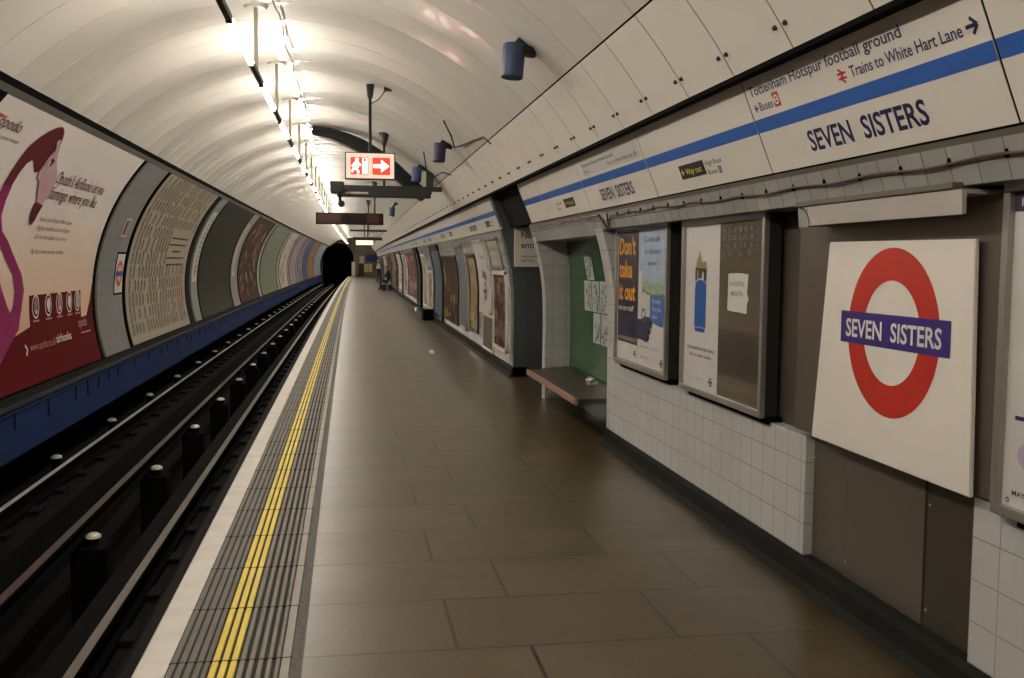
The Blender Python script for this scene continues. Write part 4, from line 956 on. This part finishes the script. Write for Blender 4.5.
bm = NB(); tube(bm, [(.95, 12.9, 2.95), (1.0, 13.0, 2.70), (1.08, 13.0, 2.63), (1.2, 13.0, 2.70), (1.30, 12.9, 2.66)], .009, 6)
tag(obj('loose_cable', bm, inkblack, None, (1.1, 13, 2.7)), 'thin black cable loop hanging under the second speaker', 'cable')
# dark junction cluster by the third speaker
t = thing('junction_box', 'dark green junction box beside the third speaker under the ceiling', 'box', (1.3, 17.9, 2.8))
bm = NB(); bbox(bm, 1.26, 1.38, 16.55, 16.7, 2.76, 3.02, .01); obj('box_body', bm, M('box_green', (.015, .03, .022), .5), t)
bm = NB(); tube(bm, [(1.32, 16.62, 3.0), (1.28, 16.62, 3.05)], .03, 8); obj('bracket', bm, dark, t)

# ------------------------------------------------------------------ litter, end of platform
bm = NB(); quadbox(bm, [(1.36, 16.85, .002), (1.42, 16.85, .002), (1.45, 17.4, .002), (1.38, 17.45, .002), (1.36, 16.85, .006), (1.42, 16.85, .008), (1.45, 17.4, .012), (1.38, 17.45, .006)])
tag(obj('paper_scrap', bm, paper, None, (1.4, 17.1, 0)), 'small white scrap of paper lying on the platform floor', 'litter')
bm = NB(); tube(bm, [(2.05, 31.5, 0), (2.05, 31.5, .12)], [.05, .065], 12); tag(obj('paper_cup', bm, paper, None, (2.05, 31.5, 0)), 'white paper cup standing by the skirting of the far wall', 'cup')
def flat_thing(name, label, cat, x0, x1, z0, z1, m, y=None, fill=None):
    y = y or YE-.14
    t = thing(name, label, cat, ((x0+x1)/2, y, z0)); bm = NB(); bbox(bm, x0, x1, y, y+.05, z0, z1, .01); obj('board', bm, m, t)
    if fill: a = Art(S_front(y)); fill(a); a.build('face', t, eps=.01)
flat_thing('end_board', 'blue board on the platform end wall', 'sign', .95, 1.95, 1.5, 2.15, ink('endblue', (.05, .07, .22)))
flat_thing('end_poster', 'yellow-white double poster on the platform end wall', 'poster', .75, 1.55, .45, 1.25, ink('endyellow', (.55, .50, .25)), fill=lambda a: a.rect(1.12, .47, 1.17, 1.23, b1, 1))
flat_thing('end_notice', 'pale notice beside the blue board on the end wall', 'notice', .3, .75, 1.3, 2.0, pe)
flat_thing('tunnel_barrier', 'narrow white barrier post at the end of the platform', 'barrier', -.45, -.12, .0, 1.45, ceramic, YE-1.2)
flat_thing('end_door', 'dark door in the platform end wall', 'door', .2, .7, .0, 1.25, b1)
# people far down the platform
def skinmesh(name, joints, edges, mat, parent, sub=1):
    me = bpy.data.meshes.new(name); b = BASE[parent.name]; bb = bend(b)
    me.from_pydata([tuple(bend(j[0])-bb) for j in joints], edges, []); o = bpy.data.objects.new(name, me); COL.objects.link(o); o.parent = parent
    md = o.modifiers.new('skin', 'SKIN'); md.use_smooth_shade = True
    for i, j in enumerate(joints):
        sv = me.skin_vertices[0].data[i]; sv.radius = (j[1], j[1]*(j[2] if len(j) > 2 else 1)); sv.use_root = (i == 0)
    s = o.modifiers.new('sub', 'SUBSURF'); s.levels = sub; s.render_levels = sub
    me.materials.append(mat); BASE[o.name] = b; return o
def person(x, y, label, seated=False):
    t = thing('person', label, 'person', (x, y, 0)); dk = M('cloth_black', (.02, .02, .022), .8); pal = M('cloth_pale', (.40, .38, .36), .8)
    q = lambda dx, dy, z: (x+dx, y+dy, z)
    if not seated:
        J = [(q(0, 0, .88), .13, .8), (q(0, 0, 1.12), .13, .7), (q(0, 0, 1.34), .15, .6), (q(0, 0, 1.43), .06), (q(0, 0, 1.50), .055),
             (q(-.17, 0, 1.36), .05), (q(-.24, .02, 1.12), .042), (q(-.20, -.10, .92), .035), (q(.17, 0, 1.36), .05), (q(.24, .02, 1.12), .042), (q(.22, -.08, .90), .035),
             (q(-.10, 0, .80), .085), (q(-.11, -.02, .47), .06), (q(-.11, .02, .09), .045), (q(-.11, -.14, .04), .04), (q(.10, 0, .80), .085), (q(.12, .04, .47), .06), (q(.13, .10, .09), .045), (q(.13, -.05, .04), .04)]
        E = [(0, 1), (1, 2), (2, 3), (3, 4), (2, 5), (5, 6), (6, 7), (2, 8), (8, 9), (9, 10), (0, 11), (11, 12), (12, 13), (13, 14), (0, 15), (15, 16), (16, 17), (17, 18)]
        hz = 1.60; hd = q(0, -.01, hz)
    else:
        J = [(q(.1, 0, .45), .15), (q(.1, 0, .70), .14, .8), (q(.05, 0, .92), .15, .7), (q(.02, 0, 1.0), .06), (q(0, 0, 1.06), .05),
             (q(.0, -.18, .93), .05), (q(-.15, -.2, .70), .042), (q(-.30, -.12, .60), .035), (q(.0, .18, .93), .05), (q(-.15, .2, .70), .042), (q(-.30, .12, .60), .035),
             (q(0, -.1, .45), .085), (q(-.36, -.11, .47), .06), (q(-.38, -.11, .09), .045), (q(-.50, -.11, .04), .04), (q(0, .1, .45), .085), (q(-.36, .11, .47), .06), (q(-.36, .11, .09), .045), (q(-.48, .11, .04), .04)]
        E = [(0, 1), (1, 2), (2, 3), (3, 4), (2, 5), (5, 6), (6, 7), (2, 8), (8, 9), (9, 10), (0, 11), (11, 12), (12, 13), (13, 14), (0, 15), (15, 16), (16, 17), (17, 18)]
        hd = q(-.02, 0, 1.16)
    skinmesh('clothed_body', J, E, dk, t)
    bm = NB(); bmesh.ops.create_uvsphere(bm, u_segments=16, v_segments=12, radius=.1, matrix=Matrix.Translation(hd) @ Matrix.Diagonal((.8, .95, 1.15, 1)))
    bmesh.ops.create_uvsphere(bm, u_segments=8, v_segments=6, radius=.018, matrix=Matrix.Translation(Vector(hd)+Vector((0, -.10, -.01))))
    obj('head', bm, skin, t, smooth=True)
    bm = NB(); bmesh.ops.create_uvsphere(bm, u_segments=16, v_segments=12, radius=.105, matrix=Matrix.Translation(Vector(hd)+Vector((0, .02, .025))) @ Matrix.Diagonal((.85, .95, 1.1, 1))); obj('hair', bm, inkblack, t, smooth=True)
    if not seated:
        bm = NB(); tube(bm, [q(0, .0, 1.0), q(0, 0, 1.2), q(0, 0, 1.42)], [.165, .17, .10], 14); obj('jacket', bm, pal, t, smooth=True)
    else:
        bm = NB(); bbox(bm, x-.35, x-.05, y-.75, y-.30, 0, .32, .05); obj('hand_bag', bm, inkblack, t)
    return t
person(1.75, 72, 'person standing far down the platform in pale top and dark trousers')
person(1.85, 54, 'person in dark clothes sitting by the right wall far down the platform', True)
bm = NB(); bbox(bm, 1.85, 2.1, 53.2, 55.2, .24, .30, .01)
for yb in (53.4, 55.0): box(bm, 1.9, 2.1, yb-.04, yb+.04, 0, .24)
tag(obj('far_bench', bm, woodm, None, (2.1, 54, 0)), 'dark bench by the right wall under the seated far person', 'bench')
